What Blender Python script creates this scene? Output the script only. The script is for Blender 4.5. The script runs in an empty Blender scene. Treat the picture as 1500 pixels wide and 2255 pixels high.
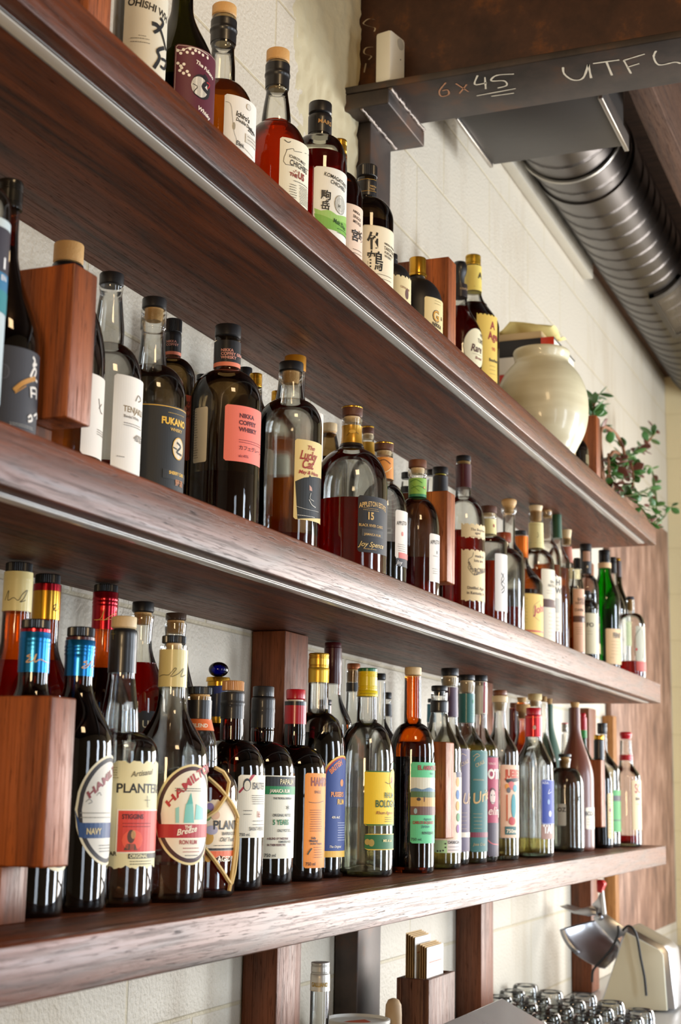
import bpy, bmesh, math, random
from mathutils import Vector, Matrix
from math import sin, cos, pi, radians, atan2, sqrt, asin
random.seed(7)
SC = bpy.context.scene
COL = SC.collection
# ------------------------------------------------------------------ camera
W_PX, H_PX, F_PX = 1500.0, 2255.0, 3280.0
PITCH, YAW, ROLL = radians(10.5746), radians(22.2720), radians(1.0599)
EYE = 1.55                                   # eye height above the floor
FW = Vector((cos(PITCH)*cos(YAW), cos(PITCH)*sin(YAW), sin(PITCH)))
_r = FW.cross(Vector((0, 0, 1))).normalized(); _u = _r.cross(FW)
IR = _r*cos(ROLL) + _u*sin(ROLL); IU = _u*cos(ROLL) - _r*sin(ROLL)
cam_d = bpy.data.cameras.new('camera'); cam = bpy.data.objects.new('camera', cam_d); COL.objects.link(cam)
cam_d.sensor_fit = 'VERTICAL'; cam_d.sensor_height = 36; cam_d.lens = 36*F_PX/H_PX
cam_d.clip_start = .05
m3 = Matrix((IR, IU, -FW)).transposed()
cam.matrix_world = Matrix.Translation((0, 0, EYE)) @ m3.to_4x4()
cam_d.dof.use_dof = True; cam_d.dof.focus_distance = 2.35; cam_d.dof.aperture_fstop = 7.1
SC.camera = cam
# ------------------------------------------------------------------ world, lights, exposure
SC.view_settings.view_transform = 'Standard'; SC.view_settings.look = 'None'
SC.view_settings.gamma = 1; SC.view_settings.use_curve_mapping = False
SC.view_settings.exposure = 0.24
SC.cycles.max_bounces = 14; SC.cycles.transparent_max_bounces = 40
SC.cycles.diffuse_bounces = 4; SC.cycles.glossy_bounces = 4; SC.cycles.transmission_bounces = 8
SC.cycles.caustics_reflective = False; SC.cycles.caustics_refractive = False
SC.cycles.sample_clamp_indirect = 6
SC.cycles.use_denoising = True
SC.cycles.use_adaptive_sampling = True; SC.cycles.adaptive_threshold = .02
wd = bpy.data.worlds.new('world'); SC.world = wd; wd.use_nodes = True
wn = wd.node_tree.nodes; bg = wn['Background']
sky = wn.new('ShaderNodeTexSky'); sky.sky_type = 'HOSEK_WILKIE'; sky.sun_direction = (.3, -.6, .7)
wd.node_tree.links.new(sky.outputs[0], bg.inputs[0]); bg.inputs[1].default_value = 1.0

def area(name, loc, look, sx, sy, power, color):
    l = bpy.data.lights.new(name, 'AREA'); l.shape = 'RECTANGLE'; l.size = sx; l.size_y = sy
    l.energy = power; l.color = color
    o = bpy.data.objects.new(name, l); COL.objects.link(o)
    o.location = (loc[0], loc[1], loc[2]+EYE)
    o.rotation_euler = (Vector(look)-Vector(loc)).to_track_quat('-Z', 'Y').to_euler()
    return o
DAY = (.80, .89, 1.0); WARM = (1.0, .70, .38)
WIN = [(.1, .7), (2.3, 2.8), (4.3, 5.4)]   # window openings in the street wall (x from, x to)
WZ0, WZ1 = -.95, 1.15
WY = -2.6
for (a, b), pw in zip(WIN, (22, 48, 165)):
    area('window_daylight', ((a+b)/2, WY-.12, (WZ0+WZ1)/2), ((a+b)/2, 1, (WZ0+WZ1)/2), b-a, WZ1-WZ0, pw, DAY)
EY0, EY1, EZ0, EZ1 = -2.45, -.10, -1.25, .95                # the big end window, seen only in reflections
area('end_window_daylight', (6.80, (EY0+EY1)/2, (EZ0+EZ1)/2), (0, (EY0+EY1)/2, (EZ0+EZ1)/2), EY1-EY0, EZ1-EZ0, 200, (1.0, .96, .92))
area('warm_pendant_light', (.6, -.7, 1.9), (2.4, 1.1, 1.2), .5, .5, 15, WARM)
area('warm_lamp_light', (-1.0, .1, .3), (1.6, .95, .1), .5, .5, 22, WARM)

# ------------------------------------------------------------------ projection helpers (relative to the eye)
def ray(px, py): return FW*F_PX + IR*(px-W_PX/2) - IU*(py-H_PX/2)
def on_y(px, py, Y): v = ray(px, py); return v*(Y/v.y)
def on_z(px, py, Z): v = ray(px, py); return v*(Z/v.z)
def on_x(px, py, X): v = ray(px, py); return v*(X/v.x)
def proj(p):
    p = Vector(p); z = p.dot(FW); return W_PX/2+F_PX*p.dot(IR)/z, H_PX/2-F_PX*p.dot(IU)/z, z

# ------------------------------------------------------------------ materials
MATS = {}
def nodes(name):
    m = bpy.data.materials.new(name); m.use_nodes = True
    nt = m.node_tree; return m, nt, nt.nodes, nt.links, nt.nodes['Principled BSDF']
def lin(c):
    if isinstance(c, str):
        if len(c) == 3: c = c[0]*2+c[1]*2+c[2]*2
        c = [int(c[i:i+2], 16)/255 for i in (0, 2, 4)]
    return tuple(x/12.92 if x <= .04045 else ((x+.055)/1.055)**2.4 for x in c[:3])+(1,)
def M(name, col, rough=.5, metal=0, coat=0, spec=.5, bump=0, bscale=400, emis=0, sheen=0):
    key = (name, str(col), rough, metal, coat)
    if key in MATS: return MATS[key]
    m, nt, N, L, P = nodes(name)
    P.inputs['Base Color'].default_value = lin(col); P.inputs['Roughness'].default_value = rough
    P.inputs['Metallic'].default_value = metal; P.inputs['Coat Weight'].default_value = coat
    P.inputs['Coat Roughness'].default_value = .1
    P.inputs['Specular IOR Level'].default_value = spec
    if bump:
        t = N.new('ShaderNodeTexNoise'); t.inputs['Scale'].default_value = bscale
        b = N.new('ShaderNodeBump'); b.inputs['Strength'].default_value = bump; b.inputs['Distance'].default_value = .002
        tc = N.new('ShaderNodeTexCoord'); L.new(tc.outputs['Object'], t.inputs['Vector'])
        L.new(t.outputs[0], b.inputs['Height']); L.new(b.outputs[0], P.inputs['Normal'])
    MATS[key] = m; return m
def paper(c): return M('label_paper', c, .55, bump=.02)
def ink(c): return M('label_ink', c, .5)
def foil(c): return M('label_foil', c, .3, .9)

def wood(name, c0, c1, c2, axis='x', rough=.38, fine=1.0, contour=1.0, coat=.0, sp=.55):
    """walnut-like grain running along the given axis: broad tone, cathedral contours, dark pores"""
    m, nt, N, L, P = nodes(name)
    tc = N.new('ShaderNodeTexCoord')
    def mapped(s_along, s_across):
        mp = N.new('ShaderNodeMapping'); sc = [s_across]*3; sc['xyz'.index(axis)] = s_along
        mp.inputs['Scale'].default_value = sc; L.new(tc.outputs['Object'], mp.inputs[0]); return mp
    def noise(a_, b_, det, ro=.5, dist=0):
        n = N.new('ShaderNodeTexNoise'); n.inputs['Scale'].default_value = 1; n.inputs['Detail'].default_value = det; n.inputs['Roughness'].default_value = ro
        n.inputs['Distortion'].default_value = dist; L.new(mapped(a_, b_).outputs[0], n.inputs['Vector']); return n
    def math(op, x, y=None, z=None):
        k = N.new('ShaderNodeMath'); k.operation = op
        for i, v in enumerate((x, y, z)):
            if v is None: continue
            if isinstance(v, (int, float)): k.inputs[i].default_value = v
            else: L.new(v, k.inputs[i])
        return k.outputs[0]
    n1 = noise(.55, 5.0, 3, .5)
    ring = math('PINGPONG', math('MULTIPLY', n1.outputs[0], 34*contour), 1.0)      # growth rings as saw-like lines
    ring = math('POWER', ring, 2.2)
    n2 = noise(5, 230*fine, 6, .75)
    n3 = noise(.7, 26, 5, .6)
    n4 = noise(28, 420*fine, 3, .6)
    tone = math('MULTIPLY_ADD', n3.outputs[0], 2.4, -.85)
    tone = math('ADD', tone, math('MULTIPLY', ring, .38))
    cl = N.new('ShaderNodeClamp'); L.new(tone, cl.inputs[0])
    mx = N.new('ShaderNodeMix'); mx.data_type = 'RGBA'; mx.inputs[6].default_value = lin(c1); mx.inputs[7].default_value = lin(c0); L.new(cl.outputs[0], mx.inputs[0])
    mx2 = N.new('ShaderNodeMix'); mx2.data_type = 'RGBA'; L.new(mx.outputs[2], mx2.inputs[6]); mx2.inputs[7].default_value = lin(c2)
    rp = N.new('ShaderNodeMapRange'); rp.inputs[1].default_value = .50; rp.inputs[2].default_value = .66; L.new(n2.outputs[0], rp.inputs[0])
    r4 = N.new('ShaderNodeMapRange'); r4.inputs[1].default_value = .58; r4.inputs[2].default_value = .70; L.new(n4.outputs[0], r4.inputs[0])
    pore = math('MAXIMUM', math('MULTIPLY', rp.outputs[0], .55), math('MULTIPLY', r4.outputs[0], .8))
    L.new(pore, mx2.inputs[0]); L.new(mx2.outputs[2], P.inputs['Base Color'])
    P.inputs['Coat Weight'].default_value = coat; P.inputs['Coat Roughness'].default_value = .3; P.inputs['Specular Tint'].default_value = (1, .84, .76, 1)
    L.new(math('MULTIPLY_ADD', pore, .35, rough), P.inputs['Roughness'])
    sp_ = math('MULTIPLY_ADD', pore, -.8*sp, sp); L.new(sp_, P.inputs['Specular IOR Level'])
    b = N.new('ShaderNodeBump'); b.inputs['Strength'].default_value = .35; b.inputs['Distance'].default_value = .0008
    L.new(pore, b.inputs['Height']); b.invert = True; L.new(b.outputs[0], P.inputs['Normal'])
    return m

def glass(name, tint, edge, refr=.35, gloss=1.0, rough=.0):
    """thin bottle glass: partly straight through, partly bent, reflecting by angle, darker towards the rim"""
    key = ('g', name)
    if key in MATS: return MATS[key]
    m, nt, N, L, P = nodes(name); N.remove(P); out = N['Material Output']
    lw = N.new('ShaderNodeLayerWeight'); lw.inputs[0].default_value = .35
    cr = N.new('ShaderNodeMix'); cr.data_type = 'RGBA'; cr.inputs[6].default_value = lin(tint); cr.inputs[7].default_value = lin(edge)
    pw = N.new('ShaderNodeMath'); pw.operation = 'POWER'; pw.inputs[1].default_value = 2.6; L.new(lw.outputs['Facing'], pw.inputs[0]); L.new(pw.outputs[0], cr.inputs[0])
    tr = N.new('ShaderNodeBsdfTransparent'); L.new(cr.outputs[2], tr.inputs[0])
    rf = N.new('ShaderNodeBsdfRefraction'); L.new(cr.outputs[2], rf.inputs[0]); rf.inputs['IOR'].default_value = 1.12; rf.inputs['Roughness'].default_value = .02
    nz = N.new('ShaderNodeTexNoise'); nz.inputs['Scale'].default_value = 22; tc = N.new('ShaderNodeTexCoord'); L.new(tc.outputs['Object'], nz.inputs[0])
    bp = N.new('ShaderNodeBump'); bp.inputs['Strength'].default_value = .25; bp.inputs['Distance'].default_value = .004; L.new(nz.outputs[0], bp.inputs['Height'])
    L.new(bp.outputs[0], rf.inputs['Normal'])
    m1 = N.new('ShaderNodeMixShader'); m1.inputs[0].default_value = refr; L.new(tr.outputs[0], m1.inputs[1]); L.new(rf.outputs[0], m1.inputs[2])
    gl = N.new('ShaderNodeBsdfGlossy'); gl.inputs['Roughness'].default_value = rough+.03
    b2 = N.new('ShaderNodeBump'); b2.inputs['Strength'].default_value = .12; b2.inputs['Distance'].default_value = .003; L.new(nz.outputs[0], b2.inputs['Height']); L.new(b2.outputs[0], gl.inputs['Normal'])
    fr = N.new('ShaderNodeFresnel'); fr.inputs[0].default_value = 1.5
    fm = N.new('ShaderNodeMath'); fm.operation = 'MULTIPLY'; fm.inputs[1].default_value = gloss; fm.use_clamp = True; L.new(fr.outputs[0], fm.inputs[0])
    m2 = N.new('ShaderNodeMixShader'); L.new(fm.outputs[0], m2.inputs[0]); L.new(m1.outputs[0], m2.inputs[1]); L.new(gl.outputs[0], m2.inputs[2])
    L.new(m2.outputs[0], out.inputs[0]); MATS[key] = m; return m
def liquid(name, tint, body, k):
    """spirit seen through glass: tinted see-through plus the glow of light scattered back through it"""
    key = ('l', name)
    if key in MATS: return MATS[key]
    m, nt, N, L, P = nodes(name); N.remove(P); out = N['Material Output']
    tr = N.new('ShaderNodeBsdfTransparent'); tr.inputs[0].default_value = lin(tint)
    tl = N.new('ShaderNodeBsdfTranslucent'); tl.inputs[0].default_value = lin(body)
    df = N.new('ShaderNodeBsdfDiffuse'); df.inputs[0].default_value = lin(body)
    a = N.new('ShaderNodeMixShader'); a.inputs[0].default_value = .35; L.new(tl.outputs[0], a.inputs[1]); L.new(df.outputs[0], a.inputs[2])
    b = N.new('ShaderNodeMixShader'); b.inputs[0].default_value = k; L.new(tr.outputs[0], b.inputs[1]); L.new(a.outputs[0], b.inputs[2])
    gl = N.new('ShaderNodeBsdfGlossy'); gl.inputs['Roughness'].default_value = .05
    fr = N.new('ShaderNodeFresnel'); fr.inputs[0].default_value = 1.2
    c = N.new('ShaderNodeMixShader'); L.new(fr.outputs[0], c.inputs[0]); L.new(b.outputs[0], c.inputs[1]); L.new(gl.outputs[0], c.inputs[2])
    L.new(c.outputs[0], out.inputs[0]); MATS[key] = m; return m
GL = {
 'c': glass('clear_glass', (.985, .985, .97), (.70, .70, .66), .35, 1.5),
 'smoke': glass('smoky_brown_glass', (.74, .66, .52), (.25, .18, .10), .3, 1.3),
 'olive': glass('olive_green_glass', (.36, .36, .10), (.10, .11, .03), .3, 1.2),
 'amber': glass('amber_glass', (.88, .55, .20), (.45, .16, .03), .3, 1.4),
 'amberdark': glass('dark_amber_glass', (.52, .22, .07), (.14, .05, .015), .2, 1.6),
 'green': glass('bright_green_glass', (.18, .72, .16), (.02, .30, .04), .3, 1.2),
 'blue': glass('cobalt_blue_glass', (.05, .12, .60), (.01, .02, .25), .3, 1.2),
}
LQ = {
 'amber': liquid('amber_spirit', (.97, .70, .30), (.98, .50, .08), .38),
 'orange': liquid('copper_spirit', (.94, .46, .14), (.95, .28, .04), .36),
 'red': liquid('red_brown_spirit', (.84, .22, .09), (.75, .08, .03), .36),
 'dark': liquid('dark_brown_spirit', (.50, .22, .10), (.36, .13, .04), .55),
 'black': liquid('nearly_black_spirit', (.16, .07, .05), (.07, .03, .02), .75),
 'straw': liquid('straw_spirit', (.97, .94, .74), (.9, .82, .45), .2),
 'water': liquid('clear_spirit', (.98, .98, .94), (.9, .9, .85), .08),
 'blush': liquid('blush_brown_spirit', (.90, .72, .62), (.78, .54, .40), .35),
}
BLK = M('black_plastic', '17171a', .35, coat=.2)
OPQ = {'black': M('dark_bottle_glass', '0c0806', .08, coat=.6), 'matte': M('matte_bottle_black', '141110', .45)}

# ------------------------------------------------------------------ mesh helpers
def mesh_obj(name, verts, faces, mats, parent=None, loc=(0, 0, 0), smooth=False, fm=None, abs_z=True):
    me = bpy.data.meshes.new(name); me.from_pydata([tuple(v) for v in verts], [], faces)
    if not isinstance(mats, (list, tuple)): mats = [mats]
    for m in mats: me.materials.append(m)
    if fm is not None: me.polygons.foreach_set('material_index', fm)
    if smooth: me.polygons.foreach_set('use_smooth', [True]*len(me.polygons))
    me.update()
    o = bpy.data.objects.new(name, me); COL.objects.link(o)
    if parent is not None: o.parent = parent; o.location = loc
    else: o.location = (loc[0], loc[1], loc[2]+EYE)
    return o
def autosmooth(o, deg=35):
    me = o.data
    me.polygons.foreach_set('use_smooth', [True]*len(me.polygons))
    bm = bmesh.new(); bm.from_mesh(me); a = radians(deg)
    for e in bm.edges:
        if len(e.link_faces) == 2 and e.calc_face_angle(0) > a: e.smooth = False
    bm.to_mesh(me); bm.free()
def lathe(prof, seg=32, cap0=True, cap1=True, rib=0, ribn=0):
    V, F = [], []
    for (r, z) in prof:
        for i in range(seg):
            a = 2*pi*i/seg
            V.append((r*cos(a), r*sin(a), z))
    n = len(prof)
    for j in range(n-1):
        for i in range(seg):
            k = (i+1) % seg
            F.append((j*seg+i, j*seg+k, (j+1)*seg+k, (j+1)*seg+i))
    if cap0: F.append(tuple(range(seg-1, -1, -1)))
    if cap1: F.append(tuple((n-1)*seg+i for i in range(seg)))
    return V, F
def lathe_obj(name, prof, mat, parent, loc=(0, 0, 0), seg=32, caps=(True, True), deg=35):
    V, F = lathe(prof, seg, *caps); o = mesh_obj(name, V, F, mat, parent, loc); autosmooth(o, deg); return o
def box(name, x0, x1, y0, y1, z0, z1, mat, parent=None, bev=.0015, org=None):
    """box given in eye coordinates; its origin sits at its base centre"""
    ox, oy, oz = org if org else ((x0+x1)/2, (y0+y1)/2, z0)
    bm = bmesh.new()
    vs = [bm.verts.new((x-ox, y-oy, z-oz)) for x in (x0, x1) for y in (y0, y1) for z in (z0, z1)]
    for f in ((0, 1, 3, 2), (4, 6, 7, 5), (0, 4, 5, 1), (2, 3, 7, 6), (0, 2, 6, 4), (1, 5, 7, 3)): bm.faces.new([vs[i] for i in f])
    bmesh.ops.recalc_face_normals(bm, faces=bm.faces)
    if bev: bmesh.ops.bevel(bm, geom=list(bm.edges), offset=bev, segments=2, affect='EDGES', profile=.5)
    me = bpy.data.meshes.new(name); bm.to_mesh(me); bm.free()
    me.materials.append(mat)
    o = bpy.data.objects.new(name, me); COL.objects.link(o)
    if parent is not None:
        o.parent = parent; o.location = Vector((ox, oy, oz+EYE))-parent.location
    else: o.location = (ox, oy, oz+EYE)
    if bev: autosmooth(o, 50)
    return o
def tube(name, pts, r, mat, parent=None, seg=8, org=(0, 0, 0), closed=False):
    """round bar along points; r a number or one per point"""
    pts = [Vector(p) for p in pts]; n = len(pts); rs = r if isinstance(r, (list, tuple)) else [r]*n
    V, F = [], []; up = Vector((0, 0, 1)); prev = None
    for i, p in enumerate(pts):
        d = (pts[min(i+1, n-1)]-pts[max(i-1, 0)]).normalized()
        a = (prev - d*prev.dot(d)) if prev is not None else d.cross(up if abs(d.z) < .9 else Vector((1, 0, 0)))
        a.normalize(); prev = a; b = d.cross(a)
        for k in range(seg):
            t = 2*pi*k/seg; V.append(p+(a*cos(t)+b*sin(t))*rs[i])
    for i in range(n-1):
        for k in range(seg):
            q = (k+1) % seg; F.append((i*seg+k, i*seg+q, (i+1)*seg+q, (i+1)*seg+k))
    F.append(tuple(range(seg-1, -1, -1))); F.append(tuple((n-1)*seg+k for k in range(seg)))
    o = mesh_obj(name, V, F, mat, parent, org); autosmooth(o, 60); return o
def prism(name, pts2, axis, a0, a1, mat, parent=None, org=(0, 0, 0), bev=0):
    """outline extruded along an axis: pts2 in the two other axes (x: (y,z); y: (x,z); z: (x,y))"""
    def mk(a, b, c):
        return {'x': (c, a, b), 'y': (a, c, b), 'z': (a, b, c)}[axis]
    bm = bmesh.new(); lo = [bm.verts.new(mk(a, b, a0)) for a, b in pts2]; hi = [bm.verts.new(mk(a, b, a1)) for a, b in pts2]
    n = len(pts2); bm.faces.new(lo); bm.faces.new(hi[::-1])
    for i in range(n): bm.faces.new((lo[i], hi[i], hi[(i+1) % n], lo[(i+1) % n]))
    bmesh.ops.recalc_face_normals(bm, faces=bm.faces)
    if bev: bmesh.ops.bevel(bm, geom=list(bm.edges), offset=bev, segments=2, affect='EDGES', profile=.5)
    bmesh.ops.triangulate(bm, faces=[f for f in bm.faces if len(f.verts) > 4])
    me = bpy.data.meshes.new(name); bm.to_mesh(me); bm.free(); me.materials.append(mat)
    o = bpy.data.objects.new(name, me); COL.objects.link(o)
    if parent is not None: o.parent = parent; o.location = org
    else: o.location = (org[0], org[1], org[2]+EYE)
    autosmooth(o, 40); return o
def tag(o, label, cat=None, group=None, kind=None):
    if label: o['label'] = label
    if cat: o['category'] = cat
    if group: o['group'] = group
    if kind: o['kind'] = kind
    return o
def empty(name, loc, label, cat, group=None):
    o = bpy.data.objects.new(name, None); COL.objects.link(o); o.empty_display_size = .02
    o.location = (loc[0], loc[1], loc[2]+EYE); return tag(o, label, cat, group)
def struct(o): o['kind'] = 'structure'; return o

# ------------------------------------------------------------------ text
_fc = bpy.data.curves.new('glyphs', 'FONT'); _fo = bpy.data.objects.new('glyphs', _fc); COL.objects.link(_fo)
_fc.resolution_u = 3
TC = {}
def text_geo(s, bold=0.0, shear=0.0):
    key = (s, bold, shear)
    if key in TC: return TC[key]
    _fc.body = s; _fc.offset = bold; _fc.shear = shear; _fc.size = 1; _fc.align_x = 'LEFT'
    dg = bpy.context.evaluated_depsgraph_get(); dg.update()
    ev = _fo.evaluated_get(dg); me = ev.to_mesh()
    V = [(v.co.x, v.co.y) for v in me.vertices]; F = [tuple(p.vertices) for p in me.polygons]
    ev.to_mesh_clear()
    TC[key] = (V, F); return V, F
# ------------------------------------------------------------------ bottles
SH = {'L': -.1442, 'M': .3316, 'T': .8024}
class Wrap:
    """maps photo positions onto a standing cylinder and back onto its surface"""
    def __init__(s, x, y, z0, r):
        s.x, s.y, s.z0, s.r = x, y, z0, r; s.D = sqrt(x*x+y*y); s.thc = atan2(-y, -x)
    def hit(s, px, py):
        v = ray(px, py); a = v.x*v.x+v.y*v.y; b = -2*(v.x*s.x+v.y*s.y); c = s.D**2-s.r**2
        q = b*b-4*a*c
        if q < 0: t = -b/(2*a)
        else: t = (-b-sqrt(q))/(2*a)
        hx, hy, hz = v.x*t-s.x, v.y*t-s.y, v.z*t
        th = atan2(hy, hx); d = (th-s.thc+pi) % (2*pi)-pi
        return d, hz-s.z0                      # angle from the camera-facing line (+ = right), height above base
    def pt(s, d, z, lay=0):
        R = s.r+.00035+lay*.00016; th = s.thc+d
        return (R*cos(th), R*sin(th), z)
def calli(ch):  # brush-like glyph comes from the CJK font itself
    return ch
class Label:
    def __init__(s, w, x0, y0, y1, width, color, shape='rect', rad=.003, mat=None):
        s.w = w; s.d0, zt = w.hit(x0, y0); _, zb = w.hit(x0, y1)
        s.zt, s.zb = zt, zb; s.wid = width; s.V, s.F, s.fm, s.mats = [], [], [], []
        s.lay = 0; h = zt-zb
        def f(u):
            if shape == 'oval':
                k = sqrt(max(0, 1-(2*u-1)**2)); m = (zt+zb)/2; return m-h/2*k, m+h/2*k
            if shape == 'arch':
                k = sqrt(max(0, 1-(2*u-1)**2)); return zb, zt-width/2*(1-k)*.9
            if shape == 'torn':
                return zb+.0015*sin(u*31)+.001*sin(u*77+1), zt+.0015*sin(u*37+2)+.001*sin(u*71)
            e = min(u, 1-u)*width; k = 0 if e >= rad else rad-sqrt(max(0, rad*rad-(rad-e)**2))
            return zb+k, zt-k
        s.f = f; s.strip(f, 0, 1, mat or paper(color), n=40 if shape in ('oval', 'arch', 'torn') else 26)
    def mi(s, m):
        if m not in s.mats: s.mats.append(m)
        return s.mats.index(m)
    def strip(s, f, u0, u1, m, n=24, lay=None):
        k = s.mi(m); b = len(s.V); L = s.lay if lay is None else lay
        for i in range(n+1):
            u = u0+(u1-u0)*i/n; lo, hi = f(u)
            d = s.d0+u*s.wid/s.w.r
            s.V += [s.w.pt(d, lo, L), s.w.pt(d, hi, L)]
        for i in range(n):
            s.F.append((b+2*i, b+2*i+2, b+2*i+3, b+2*i+1)); s.fm.append(k)
    def su(s, px, py): d, z = s.w.hit(px, py); return (d-s.d0)*s.w.r, z
    def uv(s, px, py): a, z = s.su(px, py); return a/s.wid, z
    def add(s, els):
        for e in els:
            k = e[0]; s.lay += 1
            if s.lay > 5: s.lay = 5
            if k == 't':
                _, txt, px, py, hp, col = e[:6]; o = e[6] if len(e) > 6 else {}
                a0, z0 = s.su(px, py)
                dep = Vector((s.w.x, s.w.y, s.w.z0+z0)).dot(FW)
                sz = hp*dep/F_PX/.72
                V, F = text_geo(txt, o.get('b', 0.012), o.get('sh', 0)); m = s.mi(o.get('m') or ink(col)); b = len(s.V)
                cx = o.get('c', 1); rot = o.get('rot', 0); arc = o.get('arc', 0); xm = max((v[0] for v in V), default=0)*sz*cx/2
                for vx, vy in V:
                    X, Y = vx*sz*cx, vy*sz
                    if rot: X, Y = X*cos(rot)-Y*sin(rot), X*sin(rot)+Y*cos(rot)
                    if arc: Y -= arc*((X-xm)**2)
                    s.V.append(s.w.pt(s.d0+(a0+X)/s.w.r, z0+Y, s.lay+1))
                for f in F: s.F.append(tuple(b+i for i in f)); s.fm.append(m)
            elif k == 'r':
                _, x0, y0, x1, y1, col = e[:6]; m = e[6] if len(e) > 6 else None
                u0, zt = s.uv(x0, y0); u0 = max(0, u0) if x0 > 0 else 0
                zb = s.uv(x0 if x0 > 0 else proj((s.w.x, s.w.y, s.w.z0+zt))[0], y1)[1]
                if x0 <= 0:
                    xa = s.w
                    zt = s.uv(-x0, y0)[1]; zb = s.uv(-x0, y1)[1]
                u1 = 1 if x1 is None else s.uv(x1, y0)[0]
                def ff(u, zt=zt, zb=zb):
                    lo, hi = s.f(min(1, max(0, u))); return max(zb, lo), max(min(zt, hi), max(zb, lo))
                s.strip(ff, u0, u1, m or ink(col), n=16, lay=s.lay)
            elif k == 'e':
                _, x, y, rx, ry, col = e[:6]                          # ellipse: centre in the photo, radii in mm
                a, z = s.su(x, y); rx, ry = rx/1000, ry/1000
                def ff(u, z=z, a=a, rx=rx, ry=ry):
                    q = (u*s.wid-a)/rx; h = ry*sqrt(max(0, 1-q*q)); return z-h, z+h
                s.strip(ff, (a-rx)/s.wid, (a+rx)/s.wid, e[6] if len(e) > 6 else ink(col), n=18)
            elif k == 'b':                                            # border bands following the label's own outline: inset mm, colour
                _, ins, col = e[:3]; ins /= 1000
                def ff(u, ins=ins):
                    uu = (u-ins/s.wid)/(1-2*ins/s.wid); uu = min(1, max(0, uu)); lo, hi = s.f(uu)
                    mid = (s.zt+s.zb)/2; h = (s.zt-s.zb)/2; g = 1-ins/h
                    return mid+(lo-mid)*g, mid+(hi-mid)*g
                s.strip(ff, ins/s.wid, 1-ins/s.wid, paper(col), n=40)
            elif k == 'l':                                            # rows of tiny print, shown as short dashes
                _, x0, y0, x1, y1, n, col = e[:7]
                rnd = random.Random(int(x0*7+y0)); m = s.mi(ink(col))
                for i in range(n):
                    yy = y0+(y1-y0)*i/max(1, n-1); a, z = s.su(x0, yy); a1, _ = s.su(x1, yy)
                    hh = .00045
                    a += rnd.random()*.002*(n > 2)
                    while a < a1:
                        w = .001+rnd.random()*.0022; b = len(s.V)
                        for (aa, zz) in ((a, z-hh), (a+w, z-hh), (a+w, z+hh), (a, z+hh)): s.V.append(s.w.pt(s.d0+aa/s.w.r, zz, s.lay+1))
                        s.F.append((b, b+1, b+2, b+3)); s.fm.append(m); a += w+.0006
            elif k == 's':                                            # brush stroke through photo points, width in mm
                _, pts, w, col = e[:4]; w = w/2000; m = s.mi(e[4] if len(e) > 4 else ink(col)); P = [s.su(*p) for p in pts]
                Q = []
                for i in range(len(P)-1):
                    p0 = P[max(i-1, 0)]; p1 = P[i]; p2 = P[i+1]; p3 = P[min(i+2, len(P)-1)]
                    for t in (0, .25, .5, .75):
                        Q.append(tuple(.5*((2*p1[j])+(-p0[j]+p2[j])*t+(2*p0[j]-5*p1[j]+4*p2[j]-p3[j])*t*t+(-p0[j]+3*p1[j]-3*p2[j]+p3[j])*t**3) for j in (0, 1)))
                Q.append(P[-1]); b = len(s.V)
                for i, q in enumerate(Q):
                    a = Q[max(i-1, 0)]; c = Q[min(i+1, len(Q)-1)]; dx, dy = c[0]-a[0], c[1]-a[1]; l = sqrt(dx*dx+dy*dy) or 1
                    nx, ny = -dy/l*w, dx/l*w
                    s.V += [s.w.pt(s.d0+(q[0]+nx)/s.w.r, q[1]+ny, s.lay+1), s.w.pt(s.d0+(q[0]-nx)/s.w.r, q[1]-ny, s.lay+1)]
                for i in range(len(Q)-1): s.F.append((b+2*i, b+2*i+1, b+2*i+3, b+2*i+2)); s.fm.append(m)
            elif k == 'p':                                            # filled convex shape from photo points
                _, pts, col = e[:3]; Q = [s.su(*p) for p in pts]; a0 = min(q[0] for q in Q); a1 = max(q[0] for q in Q)
                a0, a1 = max(a0, 0), min(a1, s.wid)
                def ff(u, Q=Q, a0=a0, a1=a1):
                    a = min(max(u*s.wid, a0+1e-6), a1-1e-6); zz = []
                    for (p0, z0), (p1, z1) in zip(Q, Q[1:]+Q[:1]):
                        if (p0-a)*(p1-a) <= 0 and p0 != p1: zz.append(z0+(z1-z0)*(a-p0)/(p1-p0))
                    return (min(zz), max(zz)) if zz else (Q[0][1], Q[0][1])
                if a1 > a0: s.strip(ff, a0/s.wid, a1/s.wid, ink(col), n=14, lay=s.lay)
    def build(s, parent, desc=None):
        o = mesh_obj('label', s.V, s.F, s.mats, parent, (0, 0, 0), fm=s.fm)
        if desc: o['label'] = desc
        return o
def catmull(P, n=6):
    Q = []
    for i in range(len(P)-1):
        p0 = P[max(i-1, 0)]; p1 = P[i]; p2 = P[i+1]; p3 = P[min(i+2, len(P)-1)]
        for k in range(n):
            t = k/n
            Q.append(tuple(.5*((2*p1[j])+(-p0[j]+p2[j])*t+(2*p0[j]-5*p1[j]+4*p2[j]-p3[j])*t*t+(-p0[j]+3*p1[j]-3*p2[j]+p3[j])*t**3) for j in (0, 1)))
    Q.append(P[-1]); return Q
WOODC = M('pale_wood_stopper', 'd2a467', .55, bump=.3, bscale=300)
WOODP = M('light_maple_stopper', 'e6c99a', .5, bump=.2, bscale=300)
WOODD = M('dark_wood_stopper', '5a3320', .5, bump=.3, bscale=250)
CORK = M('cork', 'c99f66', .8, bump=.8, bscale=260)
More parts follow.
